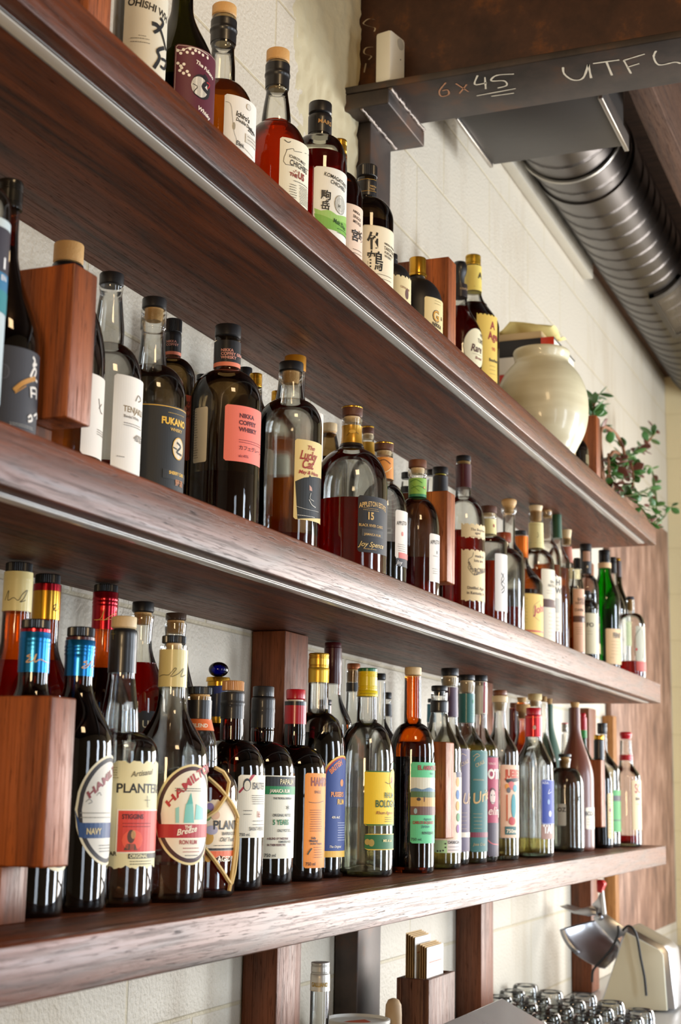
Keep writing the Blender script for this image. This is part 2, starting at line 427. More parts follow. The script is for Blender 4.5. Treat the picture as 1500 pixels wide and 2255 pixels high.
def capobj(root, kind, mat, z0, z1, r, rt=None):
    h = z1-z0; rt = rt or r
    if kind == 'screw':
        seg = 72; V, F = [], []
        rows = [(r*.97, z0, 0), (r, z0+.0008, 1), (r, z1-h*.12, 1), (r*.97, z1-h*.04, .3), (r*.9, z1, 0)]
        for (rr, z, a) in rows:
            for i in range(seg):
                q = rr+(.0006*a if i % 2 else -.0004*a); t = 2*pi*i/seg; V.append((q*cos(t), q*sin(t), z))
        n = len(rows)
        for j in range(n-1):
            for i in range(seg): k = (i+1) % seg; F.append((j*seg+i, j*seg+k, (j+1)*seg+k, (j+1)*seg+i))
        F.append(tuple(range(seg-1, -1, -1))); F.append(tuple((n-1)*seg+i for i in range(seg)))
        o = mesh_obj('screw_cap', V, F, mat, root); autosmooth(o, 20); return o
    if kind == 'metal':      # rolled aluminium cap with rings
        P = [(r*.99, z0), (r, z0+h*.02)]
        for k in (.08, .16, .62, .70, .78): P += [(r, z0+h*k), (r*.955, z0+h*(k+.02)), (r*.955, z0+h*(k+.035)), (r, z0+h*(k+.055))]
        P += [(r, z1-h*.06), (r*.96, z1-h*.01), (r*.9, z1)]
        return lathe_obj('screw_cap', P, mat, root, deg=40)
    if kind == 'ball':
        P = [(r*sin(pi*(.12+.88*i/14))if i < 14 else 0.0005, z0+h/2-h/2*cos(pi*(.12+.88*i/14))) for i in range(15)]
        return lathe_obj('stopper', P, mat, root, deg=80)
    if kind == 'dome':
        P = [(r*.8, z0), (r*.84, z0+h*.2), (r, z0+h*.45), (r*1.02, z0+h*.7), (r*.95, z0+h*.88), (r*.75, z0+h*.97), (r*.4, z1)]
        return lathe_obj('stopper', P, mat, root, deg=80)
    if kind == 'flare':
        P = [(r*.62, z0), (r*.66, z0+h*.3), (r*.9, z0+h*.5), (r, z0+h*.68), (r*.98, z0+h*.85), (r*.8, z1)]
        return lathe_obj('stopper', P, mat, root, deg=80)
    if kind == 'taper':
        P = [(r*.82, z0), (r*.84, z0+h*.1), (r, z1-h*.15), (r*.97, z1-h*.03), (r*.9, z1)]
        return lathe_obj('stopper', P, mat, root, deg=30)
    b = min(.0018, h*.15)
    P = [(r-b, z0), (r, z0+b), (rt, z1-b), (rt-b*.4, z1-b*.3), (rt-b*1.4, z1)]
    return lathe_obj('stopper' if kind != 'plainscrew' else 'screw_cap', P, mat, root, deg=30)
BOT = []
def B(desc, sh, cx, ty, rx, ry, sy, nk, cap, Y=None, by=None, g='c', liq=None, slv=(), style='r', np=(), cork=None, labs=(), top2=None, group=None, rr=None, body=None, wave=None, cat='bottle', name='liquor_bottle', shp=1.0):
    zs = SH[sh]; v = ray(cx, ty); az = atan2(v.y, v.x)
    rcap = None
    if by is not None:
        pb = cx
        for _ in range(4):
            vb = ray(pb, by); t = vb.z/sqrt(vb.x**2+vb.y**2); D = zs/t+.047
            pb = proj((D*cos(az), D*sin(az), zs))[0]
    else: D = Y/sin(az)
    # nudge along the line of sight (and, if still crowded, slim) until clear of its neighbours, the wall and the block stands
    def rad(D_):
        if rr: return rr
        xx, yy = D_*cos(az), D_*sin(az); e_ = ray(rx, ry); return D_*sin(az-atan2(e_.y, e_.x))
    def free(D_, R_):
        xx, yy = D_*cos(az), D_*sin(az)
        if yy+R_ > 1.127 or yy-R_ < .812: return False
        for q in BOT:
            if q[3] == zs and (q[1]-xx)**2+(q[2]-yy)**2 < (q[4]+R_+.0008)**2: return False
        for k in range(3):
            if sh == 'M' and k == 2: continue
            x0_ = 1.337+1.325*k; dx = max(x0_-xx, 0, xx-x0_-.049); dy = max(.870-yy, 0, yy-.984)
            if dx*dx+dy*dy < (R_+.001)**2: return False
        return True
    best = None
    for sc in (1, .94, .88, .82, .75, .68, .6, .5):
        for st in range(0, 29 if by is None else 15):
            for sg in ((1, -1) if st else (1,)):
                D_ = D+sg*st*.005
                if free(D_, rad(D_)*sc): best = (D_, sc); break
            if best: break
        if best: break
    if best: D, slim = best
    else: slim = .5; print('NO ROOM', desc)
    if slim < .9: print('slim', slim, desc)
    x, y = D*cos(az), D*sin(az)
    def zat(py, rl=0.0):
        z = .3
        for _ in range(4):
            px = proj((x, y, zs+z))[0]; q = ray(px, py); z = q.z/sqrt(q.x**2+q.y**2)*(D-rl)-zs
        return z
    def wr(w, py): return w/2*Vector((x, y, zs+zat(py))).dot(FW)/F_PX
    za = zat(ry); pa = proj((x, y, zs+za))[0]
    e = ray(rx, ry); daz = az-atan2(e.y, e.x); R = rr or D*sin(daz)
    kind, cmat, cyb, cw = cap[:4]
    rc = wr(cw, ty); zc0 = zat(cyb, rc)
    zc1 = zat(ty, rc if zs+zc0 > 0 else -rc*.9)
    rn = wr(nk[0], nk[1]); zn = zat(nk[1], rn); z_s = zat(sy, R)
    root = empty(name, (x, y, zs), desc, cat, group)
    # outline from base to lip
    if body: P = [(R*.9, 0)]+[(wr(w, yy), zat(yy, wr(w, yy))) for (yy, w) in body]
    else: P = [(R*.84, 0), (R*.95, .0015), (R*.995, .006), (R, .012), (R, max(.02, z_s))]
    N = 12; zs0 = P[-1][1]; R1 = P[-1][0]
    for i in range(1, N+1):
        t = i/N
        if style == 'r':
            a = t*pi/2; rad = rn+(R1-rn)*cos(a)**1.0; zz = zs0+(zn-zs0)*(sin(a)*.80+t*.20)
        elif style == 'b':   # square shoulder
            a = t*pi/2; rad = rn+(R1-rn)*cos(a)**.7; zz = zs0+(zn-zs0)*sin(a)**1.3
        else:
            s_ = t*t*(3-2*t); rad = R1+(rn-R1)*s_; zz = zs0+(zn-zs0)*t
        P.append((rad, zz))
    NP = [(P[-1][0], P[-1][1])]+[(wr(w, yy), zat(yy, wr(w, yy))) for (yy, w) in np]
    top_r = NP[-1][0]; lipz = zc0
    if np and NP[-1][1] < lipz-.004: NP.append((top_r, lipz-.003))
    elif not np: NP.append((rn*.98, lipz-.008)); NP.append((rn*.98, lipz-.001))
    NP = [NP[0]]+[p for i, p in enumerate(NP[1:]) if p[1] > NP[0][1]]
    if len(NP) > 1: P += [(max(a, .003), b) for a, b in catmull(NP, 5)[1:]]
    # keep heights rising
    Q = [P[0]]
    for p in P[1:]:
        if p[1] > Q[-1][1]+1e-5: Q.append(p)
    P = Q
    if wave: P = [(a*(1+wave*sin(b*70)) if .02 < b < zs0 else a, b) for a, b in P]
    gm = GL.get(g) or OPQ.get(g) or g
    lathe_obj('glass' if g in GL or g in OPQ else 'body', P, gm, root, seg=40, deg=70, caps=(True, False))
    if g == 'c' or g in ('smoke', 'green', 'olive'):    # heavy glass foot
        lathe_obj('glass_foot', [(R*.8, .002), (R*.9, .004), (R*.93, .009), (R*.7, .011), (R*.2, .018)], GL['foot'], root, seg=32, deg=80)
    if liq:
        lm, ly = liq; zl = zat(ly, R*.9) if ly > 5 else ly
        LP = [(a*.94, max(b, .010)) for a, b in P if b < zl]; LP = [q for i, q in enumerate(LP) if i == 0 or q[1] > LP[i-1][1]]
        if LP:
            LP.append((LP[-1][0] if len(LP) < 5 else LP[-1][0]-.0002, max(zl, LP[-1][1]+.0005)))
            lathe_obj('liquid', LP, LQ[lm], root, seg=32, deg=70)
    capobj(root, kind, cmat, zc0, zc1, rc)
    if top2: # thin disc of another colour on the cap: (mat, fraction)
        lathe_obj('cap_top', [(rc*1.01, zc1-(zc1-zc0)*top2[1]), (rc*1.02, zc1-.0008), (rc*.93, zc1+.0006)], top2[0], root)
    if cork:
        y1 = cork[0]; cm = cork[1] if len(cork) > 1 else CORK; z1 = zat(y1)
        rk = min(top_r, rn)*.86 if len(cork) < 3 else wr(cork[2], y1)
        lathe_obj('cork', [(rk*.8, z1), (rk*.93, z1+.003), (rk, z1+.008), (rk, zc0+.0005)], cm, root, seg=24)
    for s_ in slv:
        m, y0, y1, w0, w1 = s_[:5]; o = s_[5] if len(s_) > 5 else ''
        ra, rb = wr(w0, y0)*1.015+.0004, wr(w1, y1)*1.015+.0004; zt, zb = zat(y0, ra), zat(y1, rb)
        zt = min(zt, zc0-.0003) if o != 'over' else zt
        S = [(rb-.0006, zb), (rb, zb+.0004)]
        if o == 'rings':
            for k in (.62, .72, .82):
                rk = rb+(ra-rb)*k; S += [(rk, zb+(zt-zb)*(k-.045)), (rk*1.05, zb+(zt-zb)*k), (rk, zb+(zt-zb)*(k+.045))]
        elif o == 'step':
            S += [(rb*.99, zb+(zt-zb)*.48), (ra*1.05, zb+(zt-zb)*.52), (ra*1.05, zb+(zt-zb)*.60), (ra*.99, zb+(zt-zb)*.64)]
        elif o == 'drip':
            S += [(rb*1.02, zb+(zt-zb)*.2), (rb*.96, zb+(zt-zb)*.4), (rb*1.06, zb+(zt-zb)*.6), (rb*.97, zb+(zt-zb)*.75)]
        S += [(ra, zt-.0008), (ra*.97, zt)]
        def pr(z):
            for (a1, b1), (a2, b2) in zip(P, P[1:]):
                if b1 <= z <= b2: return a1+(a2-a1)*(z-b1)/max(1e-6, b2-b1)
            return 0
        S2 = []
        for i, (a_, b_) in enumerate(S):                # follow the glass closely where the neck is wider than the foil
            if i and b_-S[i-1][1] > .012:
                for k in range(1, 5):
                    t = k/5; S2.append((S[i-1][0]+(a_-S[i-1][0])*t, S[i-1][1]+(b_-S[i-1][1])*t))
            S2.append((a_, b_))
        S = [(max(a_, pr(b_)+.0009), b_) for a_, b_ in S2]
        co = lathe_obj('capsule', S, m, root, seg=36, deg=50)
        wsl = Wrap(x, y, zs, max(sorted(q[0] for q in S)[len(S)//2], min(ra, rb)))
        if len(s_) > 6:
            Lb = Label.__new__(Label); Lb.w = wsl; Lb.V, Lb.F, Lb.fm, Lb.mats = [], [], [], []; Lb.lay = 0
            Lb.d0 = -.9; Lb.wid = 2.4*wsl.r; Lb.f = lambda u, a=zb, b=zt: (a, b); Lb.zt, Lb.zb = zt, zb
            Lb.add(s_[6]); lo = Lb.build(root); lo.name = 'lettering'; lo.data.name = 'lettering'
    wp = Wrap(x, y, zs, R)
    for lb in labs:
        (x0, y0, y1, wmm, col), els = lb[0][:5], lb[1]
        shape = lb[0][5] if len(lb[0]) > 5 else 'rect'
        Lb = Label(wp, x0, y0, y1, wmm/1000, col, shape, mat=lb[0][6] if len(lb[0]) > 6 else None)
        Lb.add(els); Lb.build(root)
    BOT.append((desc, x, y, zs, R, zc1))
    root['_x'] = 0; del root['_x']
    return root
# ------------------------------------------------------------------ the setting
GL['foot'] = glass('thick_glass_foot', (.80, .84, .78), (.62, .68, .60), .8, 1.6)
WALL_Y, XEND, XSTART, CEIL = 1.13, 6.63, -2.2, 2.15
def wallmat(name, col, joint, plane='xz', bump=.5, stain=True):
    m, nt, N, L, P = nodes(name)
    tc = N.new('ShaderNodeTexCoord'); mp = N.new('ShaderNodeMapping'); L.new(tc.outputs['Object'], mp.inputs[0])
    sp = N.new('ShaderNodeSeparateXYZ'); cb = N.new('ShaderNodeCombineXYZ'); L.new(mp.outputs[0], sp.inputs[0])
    L.new(sp.outputs[0 if plane == 'xz' else 1], cb.inputs[0]); L.new(sp.outputs[2], cb.inputs[1])
    br = N.new('ShaderNodeTexBrick'); br.inputs['Scale'].default_value = 1; br.inputs['Brick Width'].default_value = .411
    br.inputs['Row Height'].default_value = .2055; br.inputs['Mortar Size'].default_value = .0045; br.inputs['Mortar Smooth'].default_value = .6
    br.inputs['Color1'].default_value = br.inputs['Color2'].default_value = (0, 0, 0, 1); br.inputs['Mortar'].default_value = (1, 1, 1, 1)
    ad = N.new('ShaderNodeVectorMath'); ad.inputs[1].default_value = (.08+40*.411, .147+40*.411, 0); L.new(cb.outputs[0], ad.inputs[0]); L.new(ad.outputs[0], br.inputs[0])
    nz = N.new('ShaderNodeTexNoise'); nz.inputs['Scale'].default_value = 130; nz.inputs['Detail'].default_value = 2; L.new(tc.outputs['Object'], nz.inputs[0])
    n2 = N.new('ShaderNodeTexNoise'); n2.inputs['Scale'].default_value = 3.2; n2.inputs['Detail'].default_value = 6; n2.inputs['Roughness'].default_value = .65
    m2 = N.new('ShaderNodeMapping'); m2.inputs['Scale'].default_value = (1.6, 1.6, .5); L.new(tc.outputs['Object'], m2.inputs[0]); L.new(m2.outputs[0], n2.inputs[0])
    mx = N.new('ShaderNodeMix'); mx.data_type = 'RGBA'; mx.inputs[6].default_value = lin(col); mx.inputs[7].default_value = lin(joint)
    f = N.new('ShaderNodeMath'); f.operation = 'MULTIPLY'; f.inputs[1].default_value = .55; L.new(br.outputs['Color'], f.inputs[0]); L.new(f.outputs[0], mx.inputs[0])
    st = N.new('ShaderNodeMix'); st.data_type = 'RGBA'; L.new(mx.outputs[2], st.inputs[6]); st.inputs[7].default_value = lin('9c8460')
    rp = N.new('ShaderNodeMapRange'); rp.inputs[1].default_value = .52; rp.inputs[2].default_value = .78; rp.inputs[4].default_value = .4 if stain else .1; L.new(n2.outputs[0], rp.inputs[0]); L.new(rp.outputs[0], st.inputs[0])
    L.new(st.outputs[2], P.inputs['Base Color']); P.inputs['Roughness'].default_value = .55; P.inputs['Specular IOR Level'].default_value = .35
    iv = N.new('ShaderNodeMath'); iv.operation = 'MULTIPLY_ADD'; iv.inputs[1].default_value = -.9; L.new(br.outputs['Color'], iv.inputs[0]); 
    s2 = N.new('ShaderNodeMath'); s2.operation = 'MULTIPLY'; s2.inputs[1].default_value = 1.3; L.new(nz.outputs[0], s2.inputs[0]); L.new(s2.outputs[0], iv.inputs[2])
    b = N.new('ShaderNodeBump'); b.inputs['Strength'].default_value = bump; b.inputs['Distance'].default_value = .004; L.new(iv.outputs[0], b.inputs['Height']); L.new(b.outputs[0], P.inputs['Normal'])
    return m
WALLM = wallmat('white_painted_block', 'c6bcaa', 'b9a981')
ENDM = wallmat('cream_painted_block', 'e6d3a6', 'd8c497', 'yz', .3, False)
ROOM = M('room_plaster', 'b5a893', .8)
def wall_box(name, x0, x1, y0, y1, z0, z1, mat): return struct(box(name, x0, x1, y0, y1, z0, z1, mat, bev=0, org=(0, 0, 0)))
wall_box('wall_back', XSTART, XEND+.2, WALL_Y, WALL_Y+.2, -EYE, CEIL+.1, WALLM)
_v, _f = [], []
def addbox(V, F, x0, x1, y0, y1, z0, z1):
    b = len(V); V += [(x, y, z) for x in (x0, x1) for y in (y0, y1) for z in (z0, z1)]
    for f in ((0, 1, 3, 2), (4, 6, 7, 5), (0, 4, 5, 1), (2, 3, 7, 6), (0, 2, 6, 4), (1, 5, 7, 3)): F.append(tuple(b+i for i in f))
addbox(_v, _f, XEND, XEND+.12, EY1, WALL_Y-.001, -EYE, CEIL+.1); addbox(_v, _f, XEND, XEND+.12, WY, EY0, -EYE, CEIL+.1)
addbox(_v, _f, XEND, XEND+.12, EY0, EY1, -EYE, EZ0); addbox(_v, _f, XEND, XEND+.12, EY0, EY1, EZ1, CEIL+.1)
struct(mesh_obj('wall_end', _v, _f, ENDM))
_v, _f = [], []
for k in range(3): y = EY0+(EY1-EY0)*k/2; addbox(_v, _f, XEND+.03, XEND+.07, y-.02, y+.02, EZ0, EZ1)
for k in range(4): z = EZ0+(EZ1-EZ0)*k/3; addbox(_v, _f, XEND+.031, XEND+.069, EY0, EY1, z-.02, z+.02)
struct(mesh_obj('window_5', _v, _f, M('black_window_steel', '1a1a1a', .5)))
wall_box('wall_near', XSTART-.2, XSTART, WY, WALL_Y+.2, -EYE, CEIL+.1, ROOM)
wall_box('floor', XSTART-.2, XEND+.2, WY-.2, WALL_Y+.2, -EYE-.1, -EYE-.002, M('dark_concrete', '4a4540', .6))
WD = {}
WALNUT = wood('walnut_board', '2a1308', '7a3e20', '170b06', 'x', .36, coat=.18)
WALNUT_SHADED = wood('walnut_board_shaded', '261107', '723a1b', '160a05', 'x', .46, coat=0, sp=.28)  # darker, duller copy of the shelf walnut: underside shade put into the colour
WALNUTV = wood('walnut_upright', '4f2a17', '86492a', '241209', 'z', .42, fine=1.2)
BLOCKW = wood('orange_walnut_block', '5a2810', 'b4602a', '28120a', 'z', .42, fine=1.3, contour=.7)
ROUGHW = wood('rough_timber', '3c2618', '5e3f2a', '1c100a', 'x', .8)
CEILW = wood('ceiling_board', '3a2a20', '5d4332', '1c120c', 'y', .8)
# street wall with four window openings
bm = []
xs = [XSTART-.2]+[v for w in WIN for v in w]+[XEND+.2]
sv, sf = [], []
def addbox(V, F, x0, x1, y0, y1, z0, z1):
    b = len(V); V += [(x, y, z) for x in (x0, x1) for y in (y0, y1) for z in (z0, z1)]
    for f in ((0, 1, 3, 2), (4, 6, 7, 5), (0, 4, 5, 1), (2, 3, 7, 6), (0, 2, 6, 4), (1, 5, 7, 3)): F.append(tuple(b+i for i in f))
for i in range(0, len(xs), 2): addbox(sv, sf, xs[i], xs[i+1], WY-.1, WY, -EYE, CEIL+.1)
for a, b in WIN:
    addbox(sv, sf, a, b, WY-.1, WY, -EYE, WZ0); addbox(sv, sf, a, b, WY-.1, WY, WZ1, CEIL+.1)
struct(mesh_obj('wall_street', sv, sf, ROOM))
FRM = M('black_window_steel', '1a1a1a', .5)
for i, (a, b) in enumerate(WIN):
    V, F = [], []
    n = 1 if b-a < 1 else 2
    for k in range(n+1):
        x = a+(b-a)*k/n; addbox(V, F, x-.018, x+.018, WY-.06, WY-.02, WZ0, WZ1)
    for k in range(3):
        z = WZ0+(WZ1-WZ0)*k/2; addbox(V, F, a, b, WY-.059, WY-.021, z-.018, z+.018)
    struct(mesh_obj('window_%d' % (i+1), V, F, FRM))
# ceiling of dark boards with the timber plate along the wall
struct(box('ceiling', XSTART-.2, XEND+.2, WY-.2, WALL_Y+.2, CEIL, CEIL+.12, CEILW, bev=0))
struct(box('trim_1', 2.95, XEND-.01, 1.06, 1.128, 1.875, 1.99, ROUGHW, bev=.004))       # timber plate on top of the wall
struct(box('trim_2', 2.95, 5.0, 1.095, 1.129, 1.80, 1.873, M('old_white_paint', 'b9b2a2', .7, bump=.3, bscale=60), bev=.003))
# rough plaster ridge beside the steel column
V, F = [], []; NXp, NZp = 44, 110; rn_ = random.Random(4)
from mathutils import noise as _noise
for i in range(NXp+1):
    for j in range(NZp+1):
        x = 2.36+(2.762-2.36)*i/NXp; z = .85+1.28*j/NZp; e = (i/NXp)
        h = -.004*(1-e)+.026*max(0, e+.30*_noise.noise(Vector((x*3, z*2.2, 1)))-.18)**1.1+.007*abs(_noise.noise(Vector((x*26, z*20, 0))))*min(1, e*2.5)+.004*_noise.noise(Vector((x*70, z*60, 3)))*min(1, e*2.5)
        V.append((x, 1.1315-h, z))
for i in range(NXp):
    for j in range(NZp): a = i*(NZp+1)+j; F.append((a, a+NZp+1, a+NZp+2, a+1))
o = mesh_obj('trim_3', V, F, M('rough_cream_plaster', 'bdb190', .8, bump=.5, bscale=90), smooth=True); struct(o)
# counter behind the bar
CT = -.60
t = box('back_counter', .6, 6.4, .42, 1.125, CT-.04, CT, M('steel_counter', 'c2c2c0', .4, .2), bev=.004)
tag(t, 'grey steel back counter running along the wall under the shelves', 'counter')
t = box('counter_cabinet', .62, 6.38, .48, 1.12, -EYE, CT-.041, M('dark_cabinet', '2b2420', .6), bev=.003)
tag(t, 'dark cabinet carrying the steel back counter', 'cabinet')

# ------------------------------------------------------------------ shelves
LEDM = M('led_diffuser', 'cfcac0', .3, coat=.3); ALU = M('aluminium_channel', '8c8883', .35, .8)
def shelf(z0, z1, xe, desc, yb):
    r = empty('wall_shelf', ((0.25+xe)/2, .96, z0), desc, 'shelf')
    bd = box('board', .25, xe-.012, .8236, WALL_Y-.001, z0, z1, WALNUT_SHADED, r, bev=.0004, org=(1.1, .96, z0)); bd['label'] = 'walnut board coloured darker for its shaded underside'
    bd = box('front_edge', .25, xe, .8024, .8234, z0, z1, WALNUT, r, bev=.0022, org=(1.1, .96, z0)); bd['label'] = 'front strip of the same walnut, kept paler and glossier'
    bd = box('end_edge', xe-.0118, xe, .8236, WALL_Y-.001, z0, z1, WALNUT, r, bev=.0008, org=(1.1, .96, z0))
    if yb:
        c = box('led_channel', .26, xe-.06, .8255, .8475, z0-.0015, z0+.004, ALU, r, bev=.0005, org=(1.1, .83, z0)); c['label'] = 'aluminium light channel set in the underside'
        box('diffuser', .262, xe-.062, .8285, .8440, z0-.0028, z0+.002, LEDM, r, bev=.0006, org=(1.1, .83, z0))['label'] = 'unlit milky light strip'
    return r
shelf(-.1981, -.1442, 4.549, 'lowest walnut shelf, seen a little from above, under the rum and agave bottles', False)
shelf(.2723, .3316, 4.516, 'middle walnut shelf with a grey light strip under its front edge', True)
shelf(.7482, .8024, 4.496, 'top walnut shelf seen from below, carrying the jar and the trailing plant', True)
# walnut uprights on the wall
for k in range(4):
    x = 1.18+1.178*k
    for z0, z1, w in ((CT+.002, -.1991, 'below the lowest shelf'), (-.1432, .2713, 'between the lowest and middle shelves'), (.3326, .7472, 'between the middle and top shelves')):
        if k == 0 and z0 == CT+.002: continue
        if z0 > .3 and k != 3: continue
        nm = ['first', 'second', 'third', 'fourth'][k]
        p = box('wall_post', x, x+.101, 1.065, 1.1285, z0, z1, WALNUTV, bev=.0015, org=(x+.05, 1.1, z0+.3*k))
        tag(p, 'walnut wall upright %s, %s counting from the left' % (w, nm), 'post')
# walnut blocks on short legs
for z, nm in ((-.1442, 'lowest'), (.3316, 'middle'), (.8024, 'top')):
    for k, pos in enumerate(('nearest the camera', 'in the middle of the row', 'at the far right')):
        x = 1.337+1.325*k
        if nm == 'middle' and k == 2: continue
        r = empty('wooden_block_stand', (x+.024, .93, z+.0005), 'walnut block on a short leg, %s shelf, %s' % (nm, pos), 'stand', 'walnut block stands on the shelves')
        b = box('block', x, x+.049, .870, .984, z+.060, z+.236, BLOCKW, r, bev=.0022, org=(x-.4*k, .9, z))
        box('leg', x, x+.049, .920, .950, z+.0005, z+.0595, WALNUTV, r, bev=.001)
# wood panel at the far end of the wall
def panelmat():
    m, nt, N, L, P = nodes('weathered_plywood')
    tc = N.new('ShaderNodeTexCoord'); mp = N.new('ShaderNodeMapping'); mp.inputs['Scale'].default_value = (15, 15, 6); L.new(tc.outputs['Object'], mp.inputs[0])
    n = N.new('ShaderNodeTexNoise'); n.inputs['Scale'].default_value = 1; n.inputs['Detail'].default_value = 8; n.inputs['Roughness'].default_value = .62; L.new(mp.outputs[0], n.inputs[0])
    cr = N.new('ShaderNodeValToRGB'); L.new(n.outputs[0], cr.inputs[0]); e = cr.color_ramp.elements
    e[0].position = .28; e[0].color = lin('4d352b'); e[1].position = .72; e[1].color = lin('b08d78'); k = e.new(.5); k.color = lin('86634f')
    L.new(cr.outputs[0], P.inputs['Base Color']); P.inputs['Roughness'].default_value = .6; return m
p = box('wood_panel', 5.262, 6.489, 1.108, 1.1285, -.515, 1.135, panelmat(), bev=.002)
tag(p, 'weathered brown plywood panel fixed to the far end of the wall', 'panel')
p = box('panel_batten', 5.20, 5.258, 1.09, 1.1285, -.515, .272, wood('orange_batten', '8a5a2e', 'b07a42', '5a3418', 'z', .6), bev=.002)
tag(p, 'narrow orange pine batten along the left edge of the plywood panel', 'batten')

# ------------------------------------------------------------------ steel column and beam
def steelmat():
    m, nt, N, L, P = nodes('raw_mill_steel')
    tc = N.new('ShaderNodeTexCoord')
    n = N.new('ShaderNodeTexNoise'); n.inputs['Scale'].default_value = 7; n.inputs['Detail'].default_value = 8; n.inputs['Roughness'].default_value = .6; L.new(tc.outputs['Object'], n.inputs[0])
    cr = N.new('ShaderNodeValToRGB'); L.new(n.outputs[0], cr.inputs[0]); e = cr.color_ramp.elements
    e[0].position = .35; e[0].color = lin('383432'); e[1].position = .68; e[1].color = lin('6a4a36'); k = e.new(.55); k.color = lin('514640')
    L.new(cr.outputs[0], P.inputs['Base Color']); P.inputs['Metallic'].default_value = .45; P.inputs['Roughness'].default_value = .5; return m
STEEL = steelmat()
def rustmat():
    m, nt, N, L, P = nodes('rusty_brown_steel')
    tc = N.new('ShaderNodeTexCoord')
    n = N.new('ShaderNodeTexNoise'); n.inputs['Scale'].default_value = 9; n.inputs['Detail'].default_value = 9; n.inputs['Roughness'].default_value = .7; L.new(tc.outputs['Object'], n.inputs[0])
    cr = N.new('ShaderNodeValToRGB'); L.new(n.outputs[0], cr.inputs[0]); e = cr.color_ramp.elements
    e[0].position = .3; e[0].color = lin('33221a'); e[1].position = .75; e[1].color = lin('8a5426'); k = e.new(.55); k.color = lin('4f3426')
    L.new(cr.outputs[0], P.inputs['Base Color']); P.inputs['Metallic'].default_value = .2; P.inputs['Roughness'].default_value = .55; return m
RUST = rustmat()
WELD = M('weld_bead', '8b8078', .35, .7, bump=1, bscale=300)
r = empty('steel_column', (2.83, 1.1, CT+.001), 'dark raw steel column standing against the wall', 'column')
o_ = (2.83, 1.1, 0)
box('shaft', 2.767, 2.893, 1.08, 1.1285, CT+.002, -.1991, STEEL, r, bev=.003)
box('shaft', 2.767, 2.893, 1.08, 1.1285, .8034, 1.4035, STEEL, r, bev=.003)
box('cap_plate', 2.70, 2.93, 1.015, 1.1285, 1.404, 1.4385, STEEL, r, bev=.003)
random.seed(5)
for yy, zz in ((1.012, 1.4375), (1.077, 1.4035)):
    tube('weld', [(2.705+i*.0085, yy+random.random()*.002, zz+random.random()*.002) for i in range(26)], [.0028+.0025*random.random() for _ in range(26)], WELD, r, 6, (-2.83, -1.1, -CT-.001))
bmr = empty('steel_beam', (2.79, 0, 1.44), 'rust-brown steel roof beam with chalk writing crossing the room overhead', 'beam')
ob = (2.79, 0, 1.44)
def bx(*a): return box(*a, bmr, bev=.003, org=ob)
bx('bottom_flange', 2.700, 2.890, -1.9, 1.128, 1.4400, 1.4560, STEEL)
bx('web', 2.782, 2.796, -1.9, 1.128, 1.457, 1.79, RUST)
bx('top_flange', 2.700, 2.890, -1.9, 1.128, 1.791, 1.807, STEEL)
# chalk on the underside of the flange
CH = ink('d8ccb4'); CH2 = ink('b07a55')
def chalk(strokes, m, name='chalk_writing'):
    V, F = [], []
    for pts, w in strokes:
        P = [on_z(px, py, 1.4392) for px, py in pts]; P = [(p.x, p.y) for p in P]; Q = catmull(P, 5); b = len(V)
        for i, q in enumerate(Q):
            a = Q[max(i-1, 0)]; c = Q[min(i+1, len(Q)-1)]; dx, dy = c[0]-a[0], c[1]-a[1]; l = sqrt(dx*dx+dy*dy) or 1
            ww = w*(.7+.5*random.random()); V += [(q[0]-dy/l*ww-ob[0], q[1]+dx/l*ww, 1.4392-ob[2]), (q[0]+dy/l*ww-ob[0], q[1]-dx/l*ww, 1.4392-ob[2])]
        for i in range(len(Q)-1): F.append((b+2*i, b+2*i+1, b+2*i+3, b+2*i+2))
    o = mesh_obj(name, V, F, m, bmr, (0, 0, 0)); o['label'] = 'chalk letters and figures'
chalk([([(1240, 148), (1243, 163), (1262, 176), (1284, 172), (1296, 142)], .0022), ([(1296, 142), (1302, 172)], .0022),
       ([(1306, 140), (1364, 132)], .0022), ([(1336, 137), (1348, 166)], .0022),
       ([(1374, 133), (1390, 162)], .0022), ([(1374, 133), (1420, 119)], .0022), ([(1382, 148), (1408, 140)], .0022),
       ([(1445, 112), (1440, 126), (1452, 143), (1486, 137), (1499, 140)], .0022),
       ([(1052, 166), (1046, 186), (1072, 182)], .002), ([(1068, 170), (1070, 196)], .002),
       ([(1132, 163), (1094, 166), (1082, 178), (1110, 178), (1116, 188), (1096, 194)], .002),
       ([(1050, 211), (1136, 195)], .0018), ([(1082, 212), (1132, 205)], .0018)], CH)
chalk([([(982, 182), (968, 200), (972, 212), (988, 208), (986, 198), (974, 200)], .0018), ([(1004, 184), (1032, 202)], .0018), ([(1028, 186), (1012, 206)], .0018)], CH2, 'chalk_writing')
# small marks on the web
V, F = [], []
for pts in ([(826, 44), (812, 42), (800, 52), (812, 58), (826, 62), (824, 70)], [(822, 104), (806, 106), (802, 118), (818, 124), (812, 132)], [(806, 140), (802, 160)]):
    P = [on_x(px, py, 2.7812) for px, py in pts]; Q = catmull([(p.y, p.z) for p in P], 4); b = len(V)
    for q in Q: V += [(2.7812-ob[0], q[0]-.0015, q[1]-ob[2]), (2.7812-ob[0], q[0]+.0015, q[1]+.001-ob[2])]
    for i in range(len(Q)-1): F.append((b+2*i, b+2*i+1, b+2*i+3, b+2*i+2))
mesh_obj('chalk_marks', V, F, ink('b9ab92'), bmr, (0, 0, 0))
